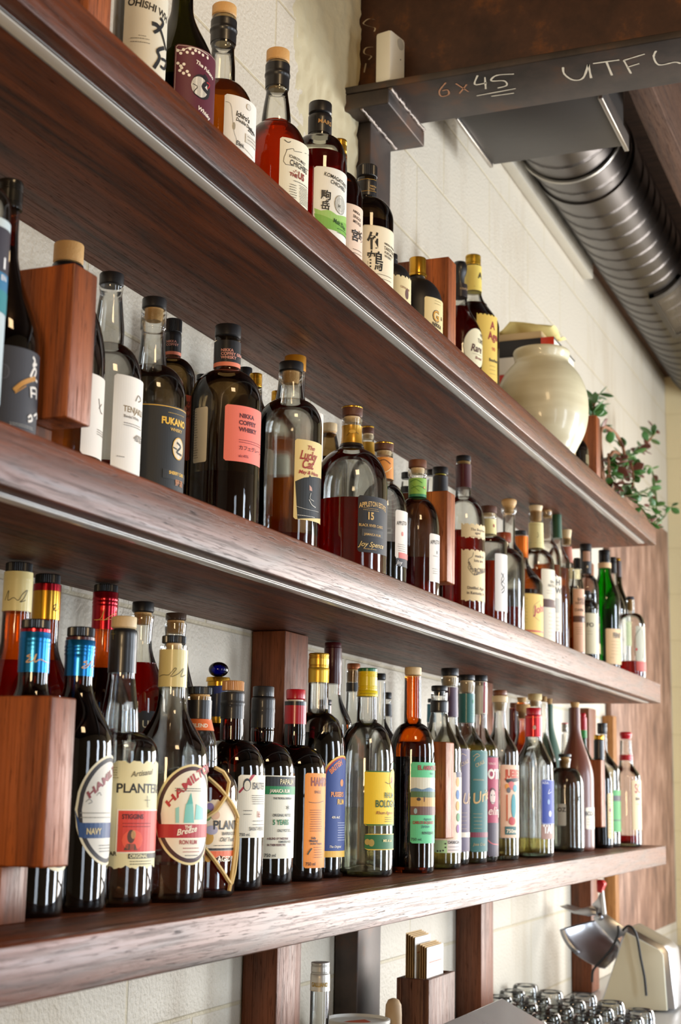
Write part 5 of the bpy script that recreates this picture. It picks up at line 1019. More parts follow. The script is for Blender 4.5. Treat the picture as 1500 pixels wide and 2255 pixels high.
B('dark-labelled tall bottle with long black cap sleeve bearing a small picture', 'M', 1290, 1196, 1330, 1340, 1298, (22, 1265), ('disc', BK, 1212, 26), Y=0.952, g='c', liq=('black', 1306), style='r', slv=[S(BK, 1212, 1262, 24, 24, '', [('r', 1284, 1214, 1300, 1236, 'b88a6c'), ('e', 1294, 1248, 2.5, 3.5, 'c8b088')])],
  labs=[((1309, 1356, 1440, 60, '3a1418'), [('s', [(1309, 1376), (1324, 1356)], .6, 'd8a860'), ('s', [(1309, 1376), (1324, 1402)], .6, 'd8a860'), ('t', 'RIT', 1312, 1382, 9, 'd8b860', {'b': .05, 'c': .8}), ('r', 1310, 1416, None, 1438, 'd8b888')])], rr=.037)
B('short bottle with a white label lettered FO near the right of the middle shelf', 'M', 1294, 1300, 1310, 1380, 1340, (16, 1320), ('disc', BK, 1308, 14), Y=0.930, g='c', liq=('black', 1400), style='r', labs=[((1287, 1350, 1440, 44, 'e4dab8'), [('t', 'FO', 1292, 1380, 9, '2a2420', {'b': .03}), ('l', 1294, 1390, 1304, 1396, 2, '8a8060')])], rr=.030)
B('bright green vermouth bottle with black cap and cream neck band', 'M', 1331, 1210, 1367, 1350, 1320, (28, 1256), ('metal', mm('1c1a1a', .25, .3), 1238, 26), Y=0.905, g='green', style='s', slv=[S(mm('e0b888', .5), 1238, 1250, 26, 27)],
  labs=[((1334, 1384, 1462, 66, 'e8c290', 'rect'), [('t', 'FERNET', 1350, 1404, 11, '3a3028', {'c': .5, 'b': .03}), ('l', 1346, 1412, 1364, 1440, 5, '9a7a50'), ('l', 1344, 1448, 1352, 1450, 1, '9a7a50')])])
B('bottle with black cap and white label printed in dark red right behind the green one', 'M', 1350, 1226, 1378, 1370, 1340, (16, 1280), ('disc', BK, 1236, 14), Y=0.915, g='c', liq=('black', 1340), style='s', np=[(1250, 13)], slv=[S(BK, 1236, 1262, 14, 14)], labs=[((1366, 1350, 1440, 40, 'dcd2c4'), [('t', 'T', 1369, 1360, 8, '6a2020'), ('t', 'E', 1369, 1384, 8, '6a2020'), ('t', 'M', 1369, 1412, 8, '6a2020')])], rr=.035)
B('olive bottle with gold-topped brown capsule and a pale green label', 'M', 1360, 1228, 1396, 1380, 1345, (17, 1280), ('disc', GOLD, 1235, 13), Y=0.905, g='olive', liq=('black', 1350), style='s', slv=[S(mm('3a1f14', .4), 1235, 1270, 14, 16)], labs=[((1380, 1370, 1422, 50, '8f9a6a'), [('l', 1382, 1378, 1392, 1400, 4, '4a5434')])], rr=.037)
B('clear cylinder bottle with wreath print and red dot at the middle shelf\'s end', 'M', 1388, 1313, 1421, 1390, 1372, (18, 1350), ('disc', mm('1c2030', .4), 1320, 17), Y=0.873, g='c', liq=('red', 1455), style='b', cork=(1345, CORK, 12), labs=[((1400, 1378, 1478, 44, 'b9b49c'), [('s', [(1410, 1384), (1400, 1400), (1398, 1430), (1402, 1456), (1412, 1470)], 1.5, '3a4a34'), ('s', [(1414, 1388), (1418, 1420), (1416, 1450)], 1.2, '3a4a34'), ('e', 1402, 1430, 3, 4, 'c0242c'), ('r', -1405, 1456, None, 1478, 'c0402a')])])

# ------------------------------------------------------------------ bottles: top shelf
B('black bottle wrapped in a fuzzy white paper label with big black brush writing', 'T', 318, -150, 368, 60, -55, (50, -100), ('disc', BK, -125, 48), Y=.955, g='black', labs=[((277, -30, 165, 92, 'd9d2bd', 'torn'), [('t', 'OHISHI WH', 281, 12, 17, '26221e', {'b': .03, 'c': .85, 'rot': -.15}), ('l', 305, 78, 322, 80, 1, '7a7464'), ('l', 288, 84, 328, 92, 2, '7a7464'),
    ('s', [(334, 52), (345, 56), (352, 66)], 6, '222224'), ('s', [(338, 72), (348, 66), (358, 52), (352, 40)], 4.5, '222224'), ('s', [(350, 60), (360, 92), (364, 112)], 4, '222224'), ('s', [(360, 106), (346, 112), (350, 128), (338, 150)], 5, '222224'), ('s', [(354, 130), (364, 138), (360, 152), (352, 146)], 4, '222224')])])
B('olive green bottle with a maroon label, white blossom sprays and a round crest', 'T', 407, -110, 472, 200, 120, (48, 5), ('disc', BK, -85, 48), Y=.965, g='olive', liq=('black', 160), style='s', np=[(-20, 46), (-60, 45)],
  labs=[((386, 97, 275, 92, '5a1226', 'rect', M('maroon_label', '561226', .5)), [('b', 1.4, 'd8c8b8'), ('b', 2.0, '561226'), ('t', 'The Fukano', 430, 139, 9, 'ece2d2', {'b': .03, 'rot': -.3}), ('t', 'Whisky', 434, 240, 9.5, 'ece2d2', {'b': .03, 'rot': -.33}), ('e', 444, 192, 17, 18, '1c1618'), ('e', 440, 192, 14, 15, 'e0dacb'), ('s', [(448, 166), (455, 180), (446, 192), (456, 206)], 6, '1c1618'), ('s', [(424, 185), (434, 192), (426, 204), (440, 216)], 1.2, '1c1618'), ('s', [(454, 182), (460, 188), (456, 196)], 2, 'a81828'),
     ('s', [(388, 108), (400, 112), (415, 106), (432, 108), (448, 116), (458, 124)], 1, 'ece2d2')]+[('e', x, y, 2.2, 2.2, 'ece2d2') for x, y in ((392, 112), (398, 118), (404, 110), (412, 116), (418, 108), (424, 118), (430, 112), (438, 116), (446, 122), (456, 128), (392, 140), (398, 146), (405, 142), (396, 156), (404, 162), (412, 158), (416, 166), (400, 150))])])
ICH = 'eae6dc'
B('amber whisky bottle with wooden stopper and white label sketched with a leaning stalk', 'T', 495, 1, 563, 290, 255, (62, 172), ('disc', WOODC, 25, 54), Y=.975, g='c', liq=('amber', 158), style='r', np=[(162, 58), (135, 56), (100, 50), (85, 54), (32, 55), (28, 52)], cork=(98, M('plug_tan', 'b09a70', .6), 42), slv=[S(BK, 34, 84, 56, 54, 'step')],  # plug inside the neck is a plain dull tan
  labs=[((495, 206, 352, 92, ICH), [('t', "Ichiro's", 519, 254, 12, '26221e', {'b': .03, 'c': .8, 'rot': -.18}), ('t', 'Double Distilleries', 519, 265, 8.5, '26221e', {'b': .02, 'c': .75, 'rot': -.22}), ('t', '2021', 545, 288, 10, '3a342e', {'c': .85, 'rot': -.2}), ('s', [(497, 224), (508, 230), (512, 262), (515, 290), (524, 318)], .5, '6a645a'), ('e', 515, 278, 2.2, 6, 'a09884'), ('e', 547, 237, 5, 5, 'b8b0a0'), ('e', 547, 237, 4.2, 4.2, ICH), ('r', 540, 294, 562, 314, 'c8c0b0'), ('r', 541, 295, 562, 313, ICH), ('l', 544, 301, 560, 308, 2, '6a645a'), ('t', '白', 518, 318, 9, '26221e'), ('t', '州', 527, 324, 8, '26221e'), ('s', [(530, 320), (545, 335), (556, 350)], .5, '6a645a')])])
B('red-amber whisky bottle with wooden stopper and a scroll and THE US on its label', 'T', 613, 101, 679, 380, 340, (64, 262), ('disc', WOODC, 127, 51), Y=0.963, g='c', liq=('orange', 243), style='r', np=[(250, 64), (225, 58), (195, 48), (185, 50), (134, 52), (129, 48)], cork=(200, M('plug_tan', 'b09a70', .6), 40), slv=[S(BK, 133, 184, 52, 50, 'step')],
  labs=[((617, 301, 452, 90, 'e9e3cb'), [('s', [(630, 330), (646, 328), (652, 334), (690, 344)], .8, '2a2620'), ('s', [(632, 330), (629, 362), (678, 376)], .8, '2a2620'), ('t', "ICHIRO'S MALT", 636, 346, 7, '3a342c', {'c': .75, 'rot': -.12}), ('t', 'CHICHIBU', 637, 362, 13, '2a2620', {'c': .68, 'rot': -.12}), ('s', [(626, 308), (634, 314), (640, 312)], 1, '2a2620'), ('t', 'THE', 637, 386, 8, '8a2c24', {'b': .04, 'rot': -.1}), ('t', 'US', 655, 392, 16, '8a2c24', {'b': .03, 'c': .8, 'rot': -.1}), ('s', [(645, 376), (648, 380), (651, 375), (654, 381)], .8, '8a2c24'), ('l', 646, 398, 676, 398, 1, '3a342c'),
      ('l', 636, 405, 652, 432, 6, '5a5244'), ('l', 658, 408, 676, 446, 12, '6a6254')])])
B('amber whisky bottle with black stopper and white label fading to green, black brush characters', 'T', 706, 218, 764, 380, 342, (50, 296), ('disc', BK, 243, 51), Y=0.910, g='c', liq=('red', 326), style='b', np=[(290, 50), (248, 50)], slv=[S(BK, 247, 287, 50, 50, '', [('t', 'MARS', 700, 270, 10, 'b8884a', {'rot': -.08})])],
  labs=[((692, 366, 525, 92, 'e9e6da'), [('p', [(692, 458), (706, 464), (724, 462), (742, 474), (764, 480), (764, 530), (692, 500)], '9cc46a'), ('p', [(692, 470), (710, 474), (735, 486), (764, 496), (764, 530), (692, 500)], '7cb04a'), ('t', 'KOMAGATAKE', 713, 386, 9, '2a2620', {'c': .8, 'rot': -.2}), ('t', 'CHICHIBU', 727, 403, 9, '2a2620', {'c': .8, 'rot': -.2}), ('t', '駒', 706, 437, 17, '1c1a18', {'b': .02}), ('t', 'ヶ', 715, 446, 8, '1c1a18', {'b': .02}), ('t', '岳', 706, 459, 15, '1c1a18', {'b': .02}), ('e', 749, 452, 13, 16, '6a6a60'), ('e', 749, 452, 12.3, 15.3, 'e9e6da'), ('e', 749, 452, 9, 11, '8a8a80'), ('e', 749, 452, 8.4, 10.4, 'e9e6da'), ('t', 'M', 743, 457, 8, '6a6a60'), ('t', 'Malt Duo', 733, 489, 10, '2a4a20', {'c': .8, 'rot': -.2, 'b': .02}), ('l', 742, 503, 762, 512, 2, '3a5a30')])])
B('amber whisky bottle with gold cap, mostly hidden, pink-cream label with two brush characters', 'T', 748, 303, 799, 470, 425, (36, 375), ('metal', GOLD, 335, 33), Y=0.926, g='amber', liq=('dark', 395), style='r', labs=[((758, 446, 590, 90, 'e9cfb8'), [('t', 'NIKKA', 777, 466, 5.5, '3a2a22', {'b': .03, 'rot': -.15}), ('t', 'SINGLE', 777, 478, 7, '3a2a22', {'rot': -.15, 'c': .85}), ('t', 'MIYAGI', 777, 489, 7, '3a2a22', {'rot': -.15, 'c': .85}), ('t', '宮', 773, 526, 20, '1c1816', {'b': .02, 'c': .8}), ('t', '城', 788, 528, 18, '1c1816', {'b': .02, 'c': .8}), ('l', 777, 548, 795, 556, 2, '5a4a40')])])
B('amber whisky bottle with black gold-lined neck and cream label bearing two large brush characters', 'T', 809, 358, 867, 500, 468, (40, 432), ('screw', BK, 383, 44), Y=0.925, g='smoke', liq=('dark', 478), style='r', np=[(425, 42), (390, 42), (386, 38)], slv=[S(BK, 394, 428, 43, 42, '', [('s', [(790, 398), (828, 398)], .7, 'c89a3c'), ('s', [(790, 424), (828, 424)], .7, 'c89a3c'), ('t', 'NIKKA', 815, 411, 4, 'c8a060'), ('t', 'TAKE', 813, 417, 4, 'c8a060')])],
  labs=[((798, 495, 630, 95, 'ecdfc0'), [('b', .8, 'b89a5a'), ('b', 1.2, 'ecdfc0'), ('t', '竹', 808, 545, 30, '16130f', {'b': .03, 'c': .85}), ('t', '鶴', 806, 590, 34, '16130f', {'b': .01, 'c': .85}), ('t', 'NIKKA WHISKY', 846, 538, 4.5, '3a2a1c', {'b': .03, 'rot': -.1}), ('t', 'TAKETSURU', 845, 549, 8, '3a2a1c', {'c': .75, 'rot': -.1}), ('t', 'PURE MALT', 846, 558, 6, '3a2a1c', {'c': .8, 'rot': -.1}), ('t', 'WHISKY', 846, 566, 6, '3a2a1c', {'c': .8, 'rot': -.1}), ('l', 830, 603, 860, 612, 2, '6a5a44')])])
B('low black bottle with a torn-edged cream label just right of the large brush characters', 'T', 862, 556, 905, 640, 608, (30, 580), ('disc', BK, 570, 28), Y=0.918, g='matte', style='r', labs=[((866, 605, 680, 60, 'e4d2a0', 'torn'), [('t', 'GENUINE', 881, 632, 5, '8a5a3a', {'rot': -.15}), ('e', 896, 648, 5, 10, '6a4a44')])])
B('squat black bottle with gold screw cap and a big gold G on its label', 'T', 920, 563, 975, 700, 662, (34, 612), ('plainscrew', mm('cf9a2c', .25, .85), 604, 37), Y=0.906, g='matte', style='r', slv=[S(GOLD, 598, 604, 40, 40, 'over')],
  labs=[((935, 652, 745, 66, 'e6cf94', 'rect', None), [('t', 'G', 952, 706, 26, '3a2a14', {'b': .04, 'c': .8}), ('t', 'G', 953, 705, 24, 'd89a2c', {'b': .01, 'c': .8}), ('t', '&', 970, 706, 9, '3a2a14'), ('l', 957, 662, 970, 668, 2, '9a8a5a'), ('t', 'NIKKA', 951, 716, 9, '2a2014', {'b': .03, 'rot': -.15, 'c': .8})])])
B('ruby bourbon bottle with a mushroom-shaped black stopper and an oval cream label', 'T', 1013, 573, 1062, 770, 728, (32, 655), ('flare', BK, 622, 32), Y=1.0, g='c', liq=('red', 664), style='s', slv=[S(mm('241a18', .4), 622, 652, 26, 29, '', [('t', 'KENTUCKY', 1013, 637, 4.5, 'b0906a', {'b': .02})])],
  labs=[((1020, 718, 805, 74, '2a1a14', 'oval'), [('b', 1, 'e6dab4'), ('t', 'WILD', 1057, 742, 8, '2a1a14', {'c': .6}), ('t', 'TURKEY', 1052, 754, 10, '2a1a14', {'c': .6}), ('t', 'Rare', 1036, 772, 17, '4a1c18', {'sh': .3, 'b': .02, 'c': .8}), ('l', 1040, 778, 1060, 778, 1, '8a7a5a'), ('t', 'Breed', 1046, 790, 7, '7a2c24', {'sh': .3})])])
B('bourbon bottle with gold cap, yellow sleeve and red gothic letters on a yellow label', 'T', 1042, 558, 1100, 780, 705, (37, 640), ('metal', mm('b8942c', .35, .7), 580, 34), Y=1.000, g='c', liq=('dark', 656), style='s', slv=[S(mm('e8cf68', .5), 583, 638, 34, 37, '', [('t', 'A', 1053, 612, 14, '3a3424', {'b': .03}), ('s', [(1024, 634), (1062, 637)], .6, '8a6a2c')])],
  labs=[((1050, 690, 835, 62, 'ebc65c', 'torn'), [('t', 'A', 1080, 724, 18, '9a2a2c', {'b': .03, 'c': .8}), ('t', 'Age', 1075, 746, 18, '9a2a2c', {'b': .03, 'c': .75}), ('t', '90', 1083, 772, 8, 'c85a3a'), ('t', 'Bourbon', 1077, 795, 7, '3a3424', {'c': .8, 'b': .03}), ('l', 1077, 805, 1090, 822, 3, '7a6a3a')])])
B('dark jug-like bottle with only its round shoulder showing beyond the jar', 'T', 1262, 940, 1296, 1010, 992, (18, 962), ('disc', BK, 948, 16), Y=.885, g='black', style='r', rr=.040, labs=[((1290, 1000, 1020, 30, '6a5a2a'), [])])
# ------------------------------------------------------------------ jar, books, plant on the top shelf
def axis(cx, cy, Y): v = ray(cx, cy); v = v*(Y/v.y); return v.x, v.y, sqrt(v.x**2+v.y**2)
def zat_(x, y, py, rl=0):
    z = 0; D = sqrt(x*x+y*y)
    for _ in range(5):
        px = proj((x, y, z))[0]; q = ray(px, py); z = q.z/sqrt(q.x**2+q.y**2)*(D-rl)
    return z
def cream_glaze():
    m, nt, N, L, P = nodes('cream_crackle_glaze')
    tc = N.new('ShaderNodeTexCoord'); mp = N.new('ShaderNodeMapping'); mp.inputs['Scale'].default_value = (5, 5, 30); L.new(tc.outputs['Object'], mp.inputs[0])
    n = N.new('ShaderNodeTexNoise'); n.inputs['Scale'].default_value = 1; n.inputs['Detail'].default_value = 7; L.new(mp.outputs[0], n.inputs[0])
    cr = N.new('ShaderNodeValToRGB'); L.new(n.outputs[0], cr.inputs[0]); e = cr.color_ramp.elements
    e[0].position = .3; e[0].color = lin('cdbf98'); e[1].position = .7; e[1].color = lin('e6dcb8')
    L.new(cr.outputs[0], P.inputs['Base Color']); P.inputs['Roughness'].default_value = .35; P.inputs['Coat Weight'].default_value = .3
    b = N.new('ShaderNodeBump'); b.inputs['Strength'].default_value = .25; b.inputs['Distance'].default_value = .004; L.new(n.outputs[0], b.inputs['Height']); L.new(b.outputs[0], P.inputs['Normal']); return m
jx, jy, jD = axis(1193, 860, .905)
def jr(w, py): return w/2*jD/ F_PX*1.03
prof = []
zb = .8026
J = [(1015, 96), (990, 132), (965, 158), (935, 184), (905, 198), (875, 202), (850, 199), (828, 188), (810, 170), (796, 146), (787, 124), (782, 117), (777, 117), (768, 122), (761, 124), (757, 120)]
JP = [(jr(w, py), zat_(jx, jy, py, jr(w, py))-zb) for py, w in J]
z_off = JP[0][1]
JP = [(.045, .0005)]+[(r_, z_) for r_, z_ in JP if z_ > .004]
JP = catmull(JP, 5)
rim = JP[-1]
JP += [(rim[0]-.006, rim[1]+.001), (rim[0]-.010, rim[1]-.006), (rim[0]-.012, rim[1]-.03), (rim[0]+.01, rim[1]-.06), (rim[0]+.02, rim[1]-.10), (.05, .02)]
r = empty('ceramic_jar', (jx, jy, zb), 'big round cream crackle-glazed jar near the end of the top shelf', 'jar')
lathe_obj('jar_body', JP, cream_glaze(), r, seg=72, deg=60)
print('jar', jx, jy, [tuple(round(q, 3) for q in p) for p in JP[:2]], max(p[0] for p in JP))
# books behind the jar
def book(name, px0, px1, py0, py1, Y, dep, mat, desc, cat='book', pages=None, spine=None, bev=.001):
    a = on_y(px0, py1, Y); x0 = a.x
    b = on_y(px1, py0, Y)
    return None
bx0, bx1, by0 = jx+.14, jx+.36, .86
def zpix(x, y, py): return zat_(x, y, py)
zt = [.8028]
def slab(name, x0, x1, y0, y1, h, mat, desc, cat, edge=None, rot=0):
    r = empty(name, ((x0+x1)/2, (y0+y1)/2, zt[0]), desc, cat)
    cv = .0015
    box('cover', x0, x1, y0, y1, zt[0], zt[0]+cv, mat, r, bev=.0004); box('cover', x0, x1, y0, y1, zt[0]+h-cv, zt[0]+h, mat, r, bev=.0004)
    box('spine', x0, x0+.002, y0, y1, zt[0]+cv, zt[0]+h-cv, edge or mat, r, bev=.0003)
    box('pages', x0+.0025, x1-.002, y0+.003, y1-.003, zt[0]+cv, zt[0]+h-cv, M('book_pages', 'e8e0cc', .8), r, bev=.0003)
    r.rotation_euler = (0, 0, rot)
    zt[0] += h+.0006; return r
RD = M('red_cover', 'c8301c', .4); 
a = on_y(1096, 850, .86)
def slab_px(px0, px1, yb, yt, Yf, dep, mat, desc, cat, edge=None, rot=0, kids=True):
    P = on_y(px0, yb, Yf); return P
# pile behind the jar: x range found from the photo at the wall side
Yb = 1.012; x0b = 3.70; x1b = x0b+.24
def zy(py): return zat_(x0b, Yb, py)
print('books', x0b, x1b, [round(zy(q)-.8024, 3) for q in (860, 785, 752, 742, 735, 718, 700)])
hs = [zy(785), zy(765), zy(742), zy(730)]
def flat(name, zt0, zt1, mat, desc, cat, dx=0, dy=0, L=.24, Wd=.15, edge=None, rot=0):
    r = empty(name, (x0b+L/2+dx, Yb+dy, zt0), desc, cat); o = (x0b+L/2+dx, Yb+dy, zt0); h = zt1-zt0
    X0, X1, Y0, Y1 = o[0]-L/2, o[0]+L/2, o[1]-Wd/2, o[1]+Wd/2; cv = .0025
    box('cover', X0, X1, Y0, Y1, zt0, zt0+cv, mat, r, bev=.0005, org=o)['label'] = 'lower board'
    box('cover', X0, X1, Y0, Y1, zt1-cv, zt1, mat, r, bev=.0005, org=o)['label'] = 'upper board'
    box('spine', X0-.0005, X0+.003, Y0, Y1, zt0+cv, zt1-cv, edge or mat, r, bev=.0005, org=o)
    box('pages', X0+.0035, X1-.003, Y0+.003, Y1-.003, zt0+cv+.0002, zt1-cv-.0002, M('book_pages', 'e8e0cc', .8), r, bev=0, org=o)
    r.rotation_euler = (0, 0, rot); return r
z_ = .8030; top = zy(785)
hh = top-z_
flat('book', z_, z_+hh*.86, RD, 'thick orange-red book at the bottom of the pile behind the jar', 'book', edge=RD, Wd=.17)
flat('book', z_+hh*.862, top, M('white_cover', 'e8e2d6', .5), 'thin white book between the red book and the black one behind the jar', 'book', edge=M('white_cover', 'e8e2d6', .5), Wd=.168)
BKB = flat('book', top+.0005, zy(748), M('black_cover', '24201f', .5), 'black and red book with white pages on top of the pile behind the jar', 'book', Wd=.19, edge=M('black_cover', '24201f', .5))
box('spine', x0b-.002, x0b+.003, Yb-.0945, Yb-.060, top+.001, zy(748)-.0005, M('red_spine', 'd63a1c', .4), BKB, bev=.0004, org=(x0b+.12, Yb, top+.0005))['label'] = 'red end of the spine'
t = box('wooden_board', x0b+.005, x0b+.2, Yb-.06, Yb+.07, zy(748)+.0006, zy(732), M('pale_board', 'cdb082', .6), bev=.001); tag(t, 'pale wooden board lying on the black and red book', 'board')
# crumpled yellow paper
V, F = [], []; n = 9; zt0 = zy(732)+.0008; zt1 = zy(699)
for lay in (0, 1):
    for i in range(n):
        for j in range(n):
            u, v = i/(n-1), j/(n-1); z = zt0+(zt1-zt0)*(.15+.45*abs(sin(5*u+2*v))+.4*v*sin(7*u+1)**2)+.004*sin(17*u*v+3)
            if j > n-3: z -= (zt1-zt0)*.5*(j-n+3)
            V.append((u*.17, (v-.5)*.15, max(z, zt0+.0005)-zt0+lay*.0015))
for i in range(n-1):
    for j in range(n-1): F.append((n*n+i*n+j, n*n+(i+1)*n+j, n*n+(i+1)*n+j+1, n*n+i*n+j+1)); F.append((i*n+j, i*n+j+1, (i+1)*n+j+1, (i+1)*n+j))
for i in range(n-1):
    for (a_, b_) in ((i, i+1), (n*(n-1)+i+1, n*(n-1)+i)): F.append((a_, a_+n*n, b_+n*n, b_))
    for (a_, b_) in ((i*n+n, i*n), (i*n+n-1, i*n+2*n-1)): F.append((a_, a_+n*n, b_+n*n, b_))
t = mesh_obj('yellow_paper', V, F, M('yellow_paper', 'e3cf86', .7), None, (x0b+.01, Yb-.01, zt0), smooth=True); tag(t, 'crumpled pale yellow paper on top of the book pile behind the jar', 'paper')
# trailing jade plant in a terracotta pot
plx, ply, _ = axis(1335, 1000, .985)
pz = .8026
r = empty('trailing_plant', (plx, ply, pz), 'trailing jade plant with reddish-green leaves at the right end of the top shelf', 'plant')
lathe_obj('pot', [(.045, .0005), (.062, .075), (.066, .078), (.068, .105), (.064, .106), (.060, .098), (.03, .094)], M('terracotta', '9a5a36', .75, bump=.3, bscale=80), r, seg=40, deg=30)
LEAFG, LEAFR = M('jade_leaf_green', '3d6a2a', .4, coat=.3), M('jade_leaf_reddish', '6a3a2c', .45, coat=.3)
STEM = M('plant_stem', '8a5a38', .7); STEMG = M('young_stem', '5a6a34', .6)
rnd = random.Random(11)
def P3(px, py, Y): p = on_y(px, py, Y); return Vector((p.x-plx, p.y-ply, p.z-pz))
def leaf(V, F, p, d, size, w=.95, th=.12):
    d = d.normalized(); a = d.cross(Vector((rnd.uniform(-1, 1), rnd.uniform(-1, 1), 1))).normalized(); b = d.cross(a); base = len(V)
    S_ = 8; rows = 6; size *= 1.25
    for i in range(rows+1):
        t = i/rows; prof_ = sin(pi*min(1, t**.8))**.7*(.35+.65*t) if 0 < i < rows else 0.02
        for k in range(S_):
            an = 2*pi*k/S_
            V.append(p+d*size*t+a*(cos(an)*size*w*.5*prof_)+b*(sin(an)*size*th*.5*prof_+ .12*size*t*t))
    for i in range(rows):
        for k in range(S_): k2 = (k+1) % S_; F.append((base+i*S_+k, base+i*S_+k2, base+(i+1)*S_+k2, base+(i+1)*S_+k))
GV, GF, RV, RF = [], [], [], []
def branch(pts, r0, r1, leaves, lsize, red=.25, mat=STEM, t0=.2):
    leaves = int(leaves*1.35); Q = []
    P = [Vector(p) for p in pts]
    for i in range(len(P)-1):
        p0, p1, p2, p3 = P[max(i-1, 0)], P[i], P[i+1], P[min(i+2, len(P)-1)]
        for k in range(6):
            t = k/6; Q.append(.5*((2*p1)+(-p0+p2)*t+(2*p0-5*p1+4*p2-p3)*t*t+(-p0+3*p1-3*p2+p3)*t**3))
    Q.append(P[-1]); n = len(Q)
    tube('stem', Q, [r0+(r1-r0)*i/(n-1) for i in range(n)], mat, r, 8)
    for i in range(leaves):
        t = t0+(1-t0)*(i/max(1, leaves-1)); q = Q[min(n-1, int(t*(n-1)))]; q2 = Q[max(0, min(n-2, int(t*(n-1))-1))]
        ax = (q-q2).normalized() if (q-q2).length > 1e-6 else Vector((0, 0, 1))
        d = Vector((rnd.uniform(-1, 1), rnd.uniform(-1, 1), rnd.uniform(-.6, .8)))+ax*.5
        V, F = (RV, RF) if rnd.random() < red else (GV, GF)
        leaf(V, F, q, d, lsize*rnd.uniform(.75, 1.2))
Yp = .985
root_ = Vector((0, 0, .09))
branch([root_, P3(1312, 950, Yp), P3(1306, 905, Yp), P3(1318, 868, Yp)], .006, .003, 16, .040, .05, STEM, .45)
branch([root_, P3(1322, 955, Yp), P3(1350, 950, Yp-.01), P3(1372, 985, Yp-.02), P3(1375, 1020, Yp-.03)], .007, .005, 12, .036, .4)
branch([root_, P3(1345, 1002, Yp), P3(1380, 1005, Yp-.02), P3(1415, 985, Yp-.02), P3(1446, 950, Yp-.02)], .007, .003, 26, .042, .3, STEM, .45)
branch([P3(1380, 1005, Yp-.02), P3(1400, 1030, Yp-.03), P3(1432, 1028, Yp-.03), P3(1442, 1070, Yp-.04), P3(1446, 1115, Yp-.05), P3(1440, 1160, Yp-.06)], .004, .003, 12, .028, .3, STEMG, .1)
branch([P3(1440, 1160, Yp-.06), P3(1460, 1140, Yp-.06), P3(1480, 1115, Yp-.06)], .0025, .002, 9, .030, .1, STEMG, .1)
branch([P3(1446, 1115, Yp-.05), P3(1430, 1118, Yp-.05), P3(1434, 1105, Yp-.05)], .0025, .002, 4, .026, .3, STEMG, .2)
branch([P3(1375, 1020, Yp-.03), P3(1372, 1060, Yp-.04), P3(1392, 1090, Yp-.05), P3(1420, 1082, Yp-.05), P3(1438, 1070, Yp-.05)], .004, .002, 14, .030, .2, STEMG, .1)
branch([P3(1340, 1000, Yp-.02), P3(1352, 1025, Yp-.04), P3(1376, 1035, Yp-.05), P3(1402, 1040, Yp-.05)], .005, .003, 34, .034, .35, STEM, .1)
branch([P3(1340, 1000, Yp-.02), P3(1342, 1040, Yp-.06), P3(1352, 1066, Yp-.08), P3(1360, 1078, Yp-.09)], .004, .002, 16, .028, .4, STEM, .2)
branch([P3(1390, 1020, Yp-.05), P3(1395, 1060, Yp-.08), P3(1384, 1088, Yp-.10), P3(1376, 1092, Yp-.11)], .004, .002, 18, .032, .3, STEM, .2)
branch([P3(1405, 1110, Yp-.12), P3(1420, 1128, Yp-.14), P3(1432, 1150, Yp-.16), P3(1440, 1160, Yp-.06)], .003, .002, 10, .028, .2, STEMG, .0)
mesh_obj('leaves', GV, GF, LEAFG, r, smooth=True)['label'] = 'green leaves'
mesh_obj('leaves', RV, RF, LEAFR, r, smooth=True)['label'] = 'reddish leaves'

# ------------------------------------------------------------------ raffia around the round rum bottle
bx_, by_, bR = twr.location.x, twr.location.y, 0
for q in BOT:
    if abs(q[1]-bx_) < 1e-6 and abs(q[2]-by_) < 1e-6: bR = q[4]
wq = Wrap(bx_, by_, SH['L'], bR)
def raf(pts, rr_=.0028):
    P = []
    for px, py in pts: d, z = wq.hit(px, py); R = bR+.0035; P.append((R*cos(wq.thc+d), R*sin(wq.thc+d), z))
    Q = [];
    for i in range(len(P)-1):
        for k in range(6):
            t = k/6; v = Vector(P[i]).lerp(Vector(P[i+1]), t); h = Vector((v.x, v.y, 0)); s_ = (bR+.0035)/h.length; Q.append((v.x*s_, v.y*s_, v.z))
    Q.append(P[-1]); tube('raffia', Q, rr_, M('raffia', 'd8b97a', .8), twr, 5)
raf([(452, 1800), (474, 1784), (496, 1748), (500, 1722), (488, 1700), (470, 1690)]); raf([(456, 1712), (480, 1735), (508, 1775), (518, 1800)]); raf([(518, 1800), (514, 1860), (504, 1940), (500, 1962)]); raf([(450, 1868), (472, 1898), (496, 1936), (504, 1948)])
raf([(516, 1810), (519, 1850), (512, 1920), (506, 1946)], .002)

# ------------------------------------------------------------------ things on the back counter
def counter_axis(px, D):
    v = ray(px, 2100); az = atan2(v.y, v.x); return D*cos(az), D*sin(az)
SH['C'] = CT+.0005
B('clear bottle with a silver screw cap standing on the back counter', 'C', 706, 2116, 740, 2700, 2520, (44, 2400), ('metal', mm('c8c4bc', .3, .6), 2146, 41), Y=.945, g='c', liq=('straw', 2300), style='s', np=[(2200, 42), (2182, 41)],
  slv=[S(mm('cfcac0', .35, .4), 2146, 2184, 41, 42, '', [('t', 'GALLIANO', 687, 2172, 9, 'b8963c', {'b': .03, 'c': .65}), ('s', [(686, 2181), (726, 2181)], .5, 'b8963c')])], rr=.045)
x, y = counter_axis(790, 2.82)
dz = -.408
r = empty('deli_container', (x, y, CT), 'white plastic tub with lid and a torn orange label on the counter', 'container')
WP = M('translucent_white_plastic', 'dcdcd6', .4)
lathe_obj('tub', [(.042, .0005), (.047, .01), (.053, dz-CT-.006)], WP, r, seg=48)
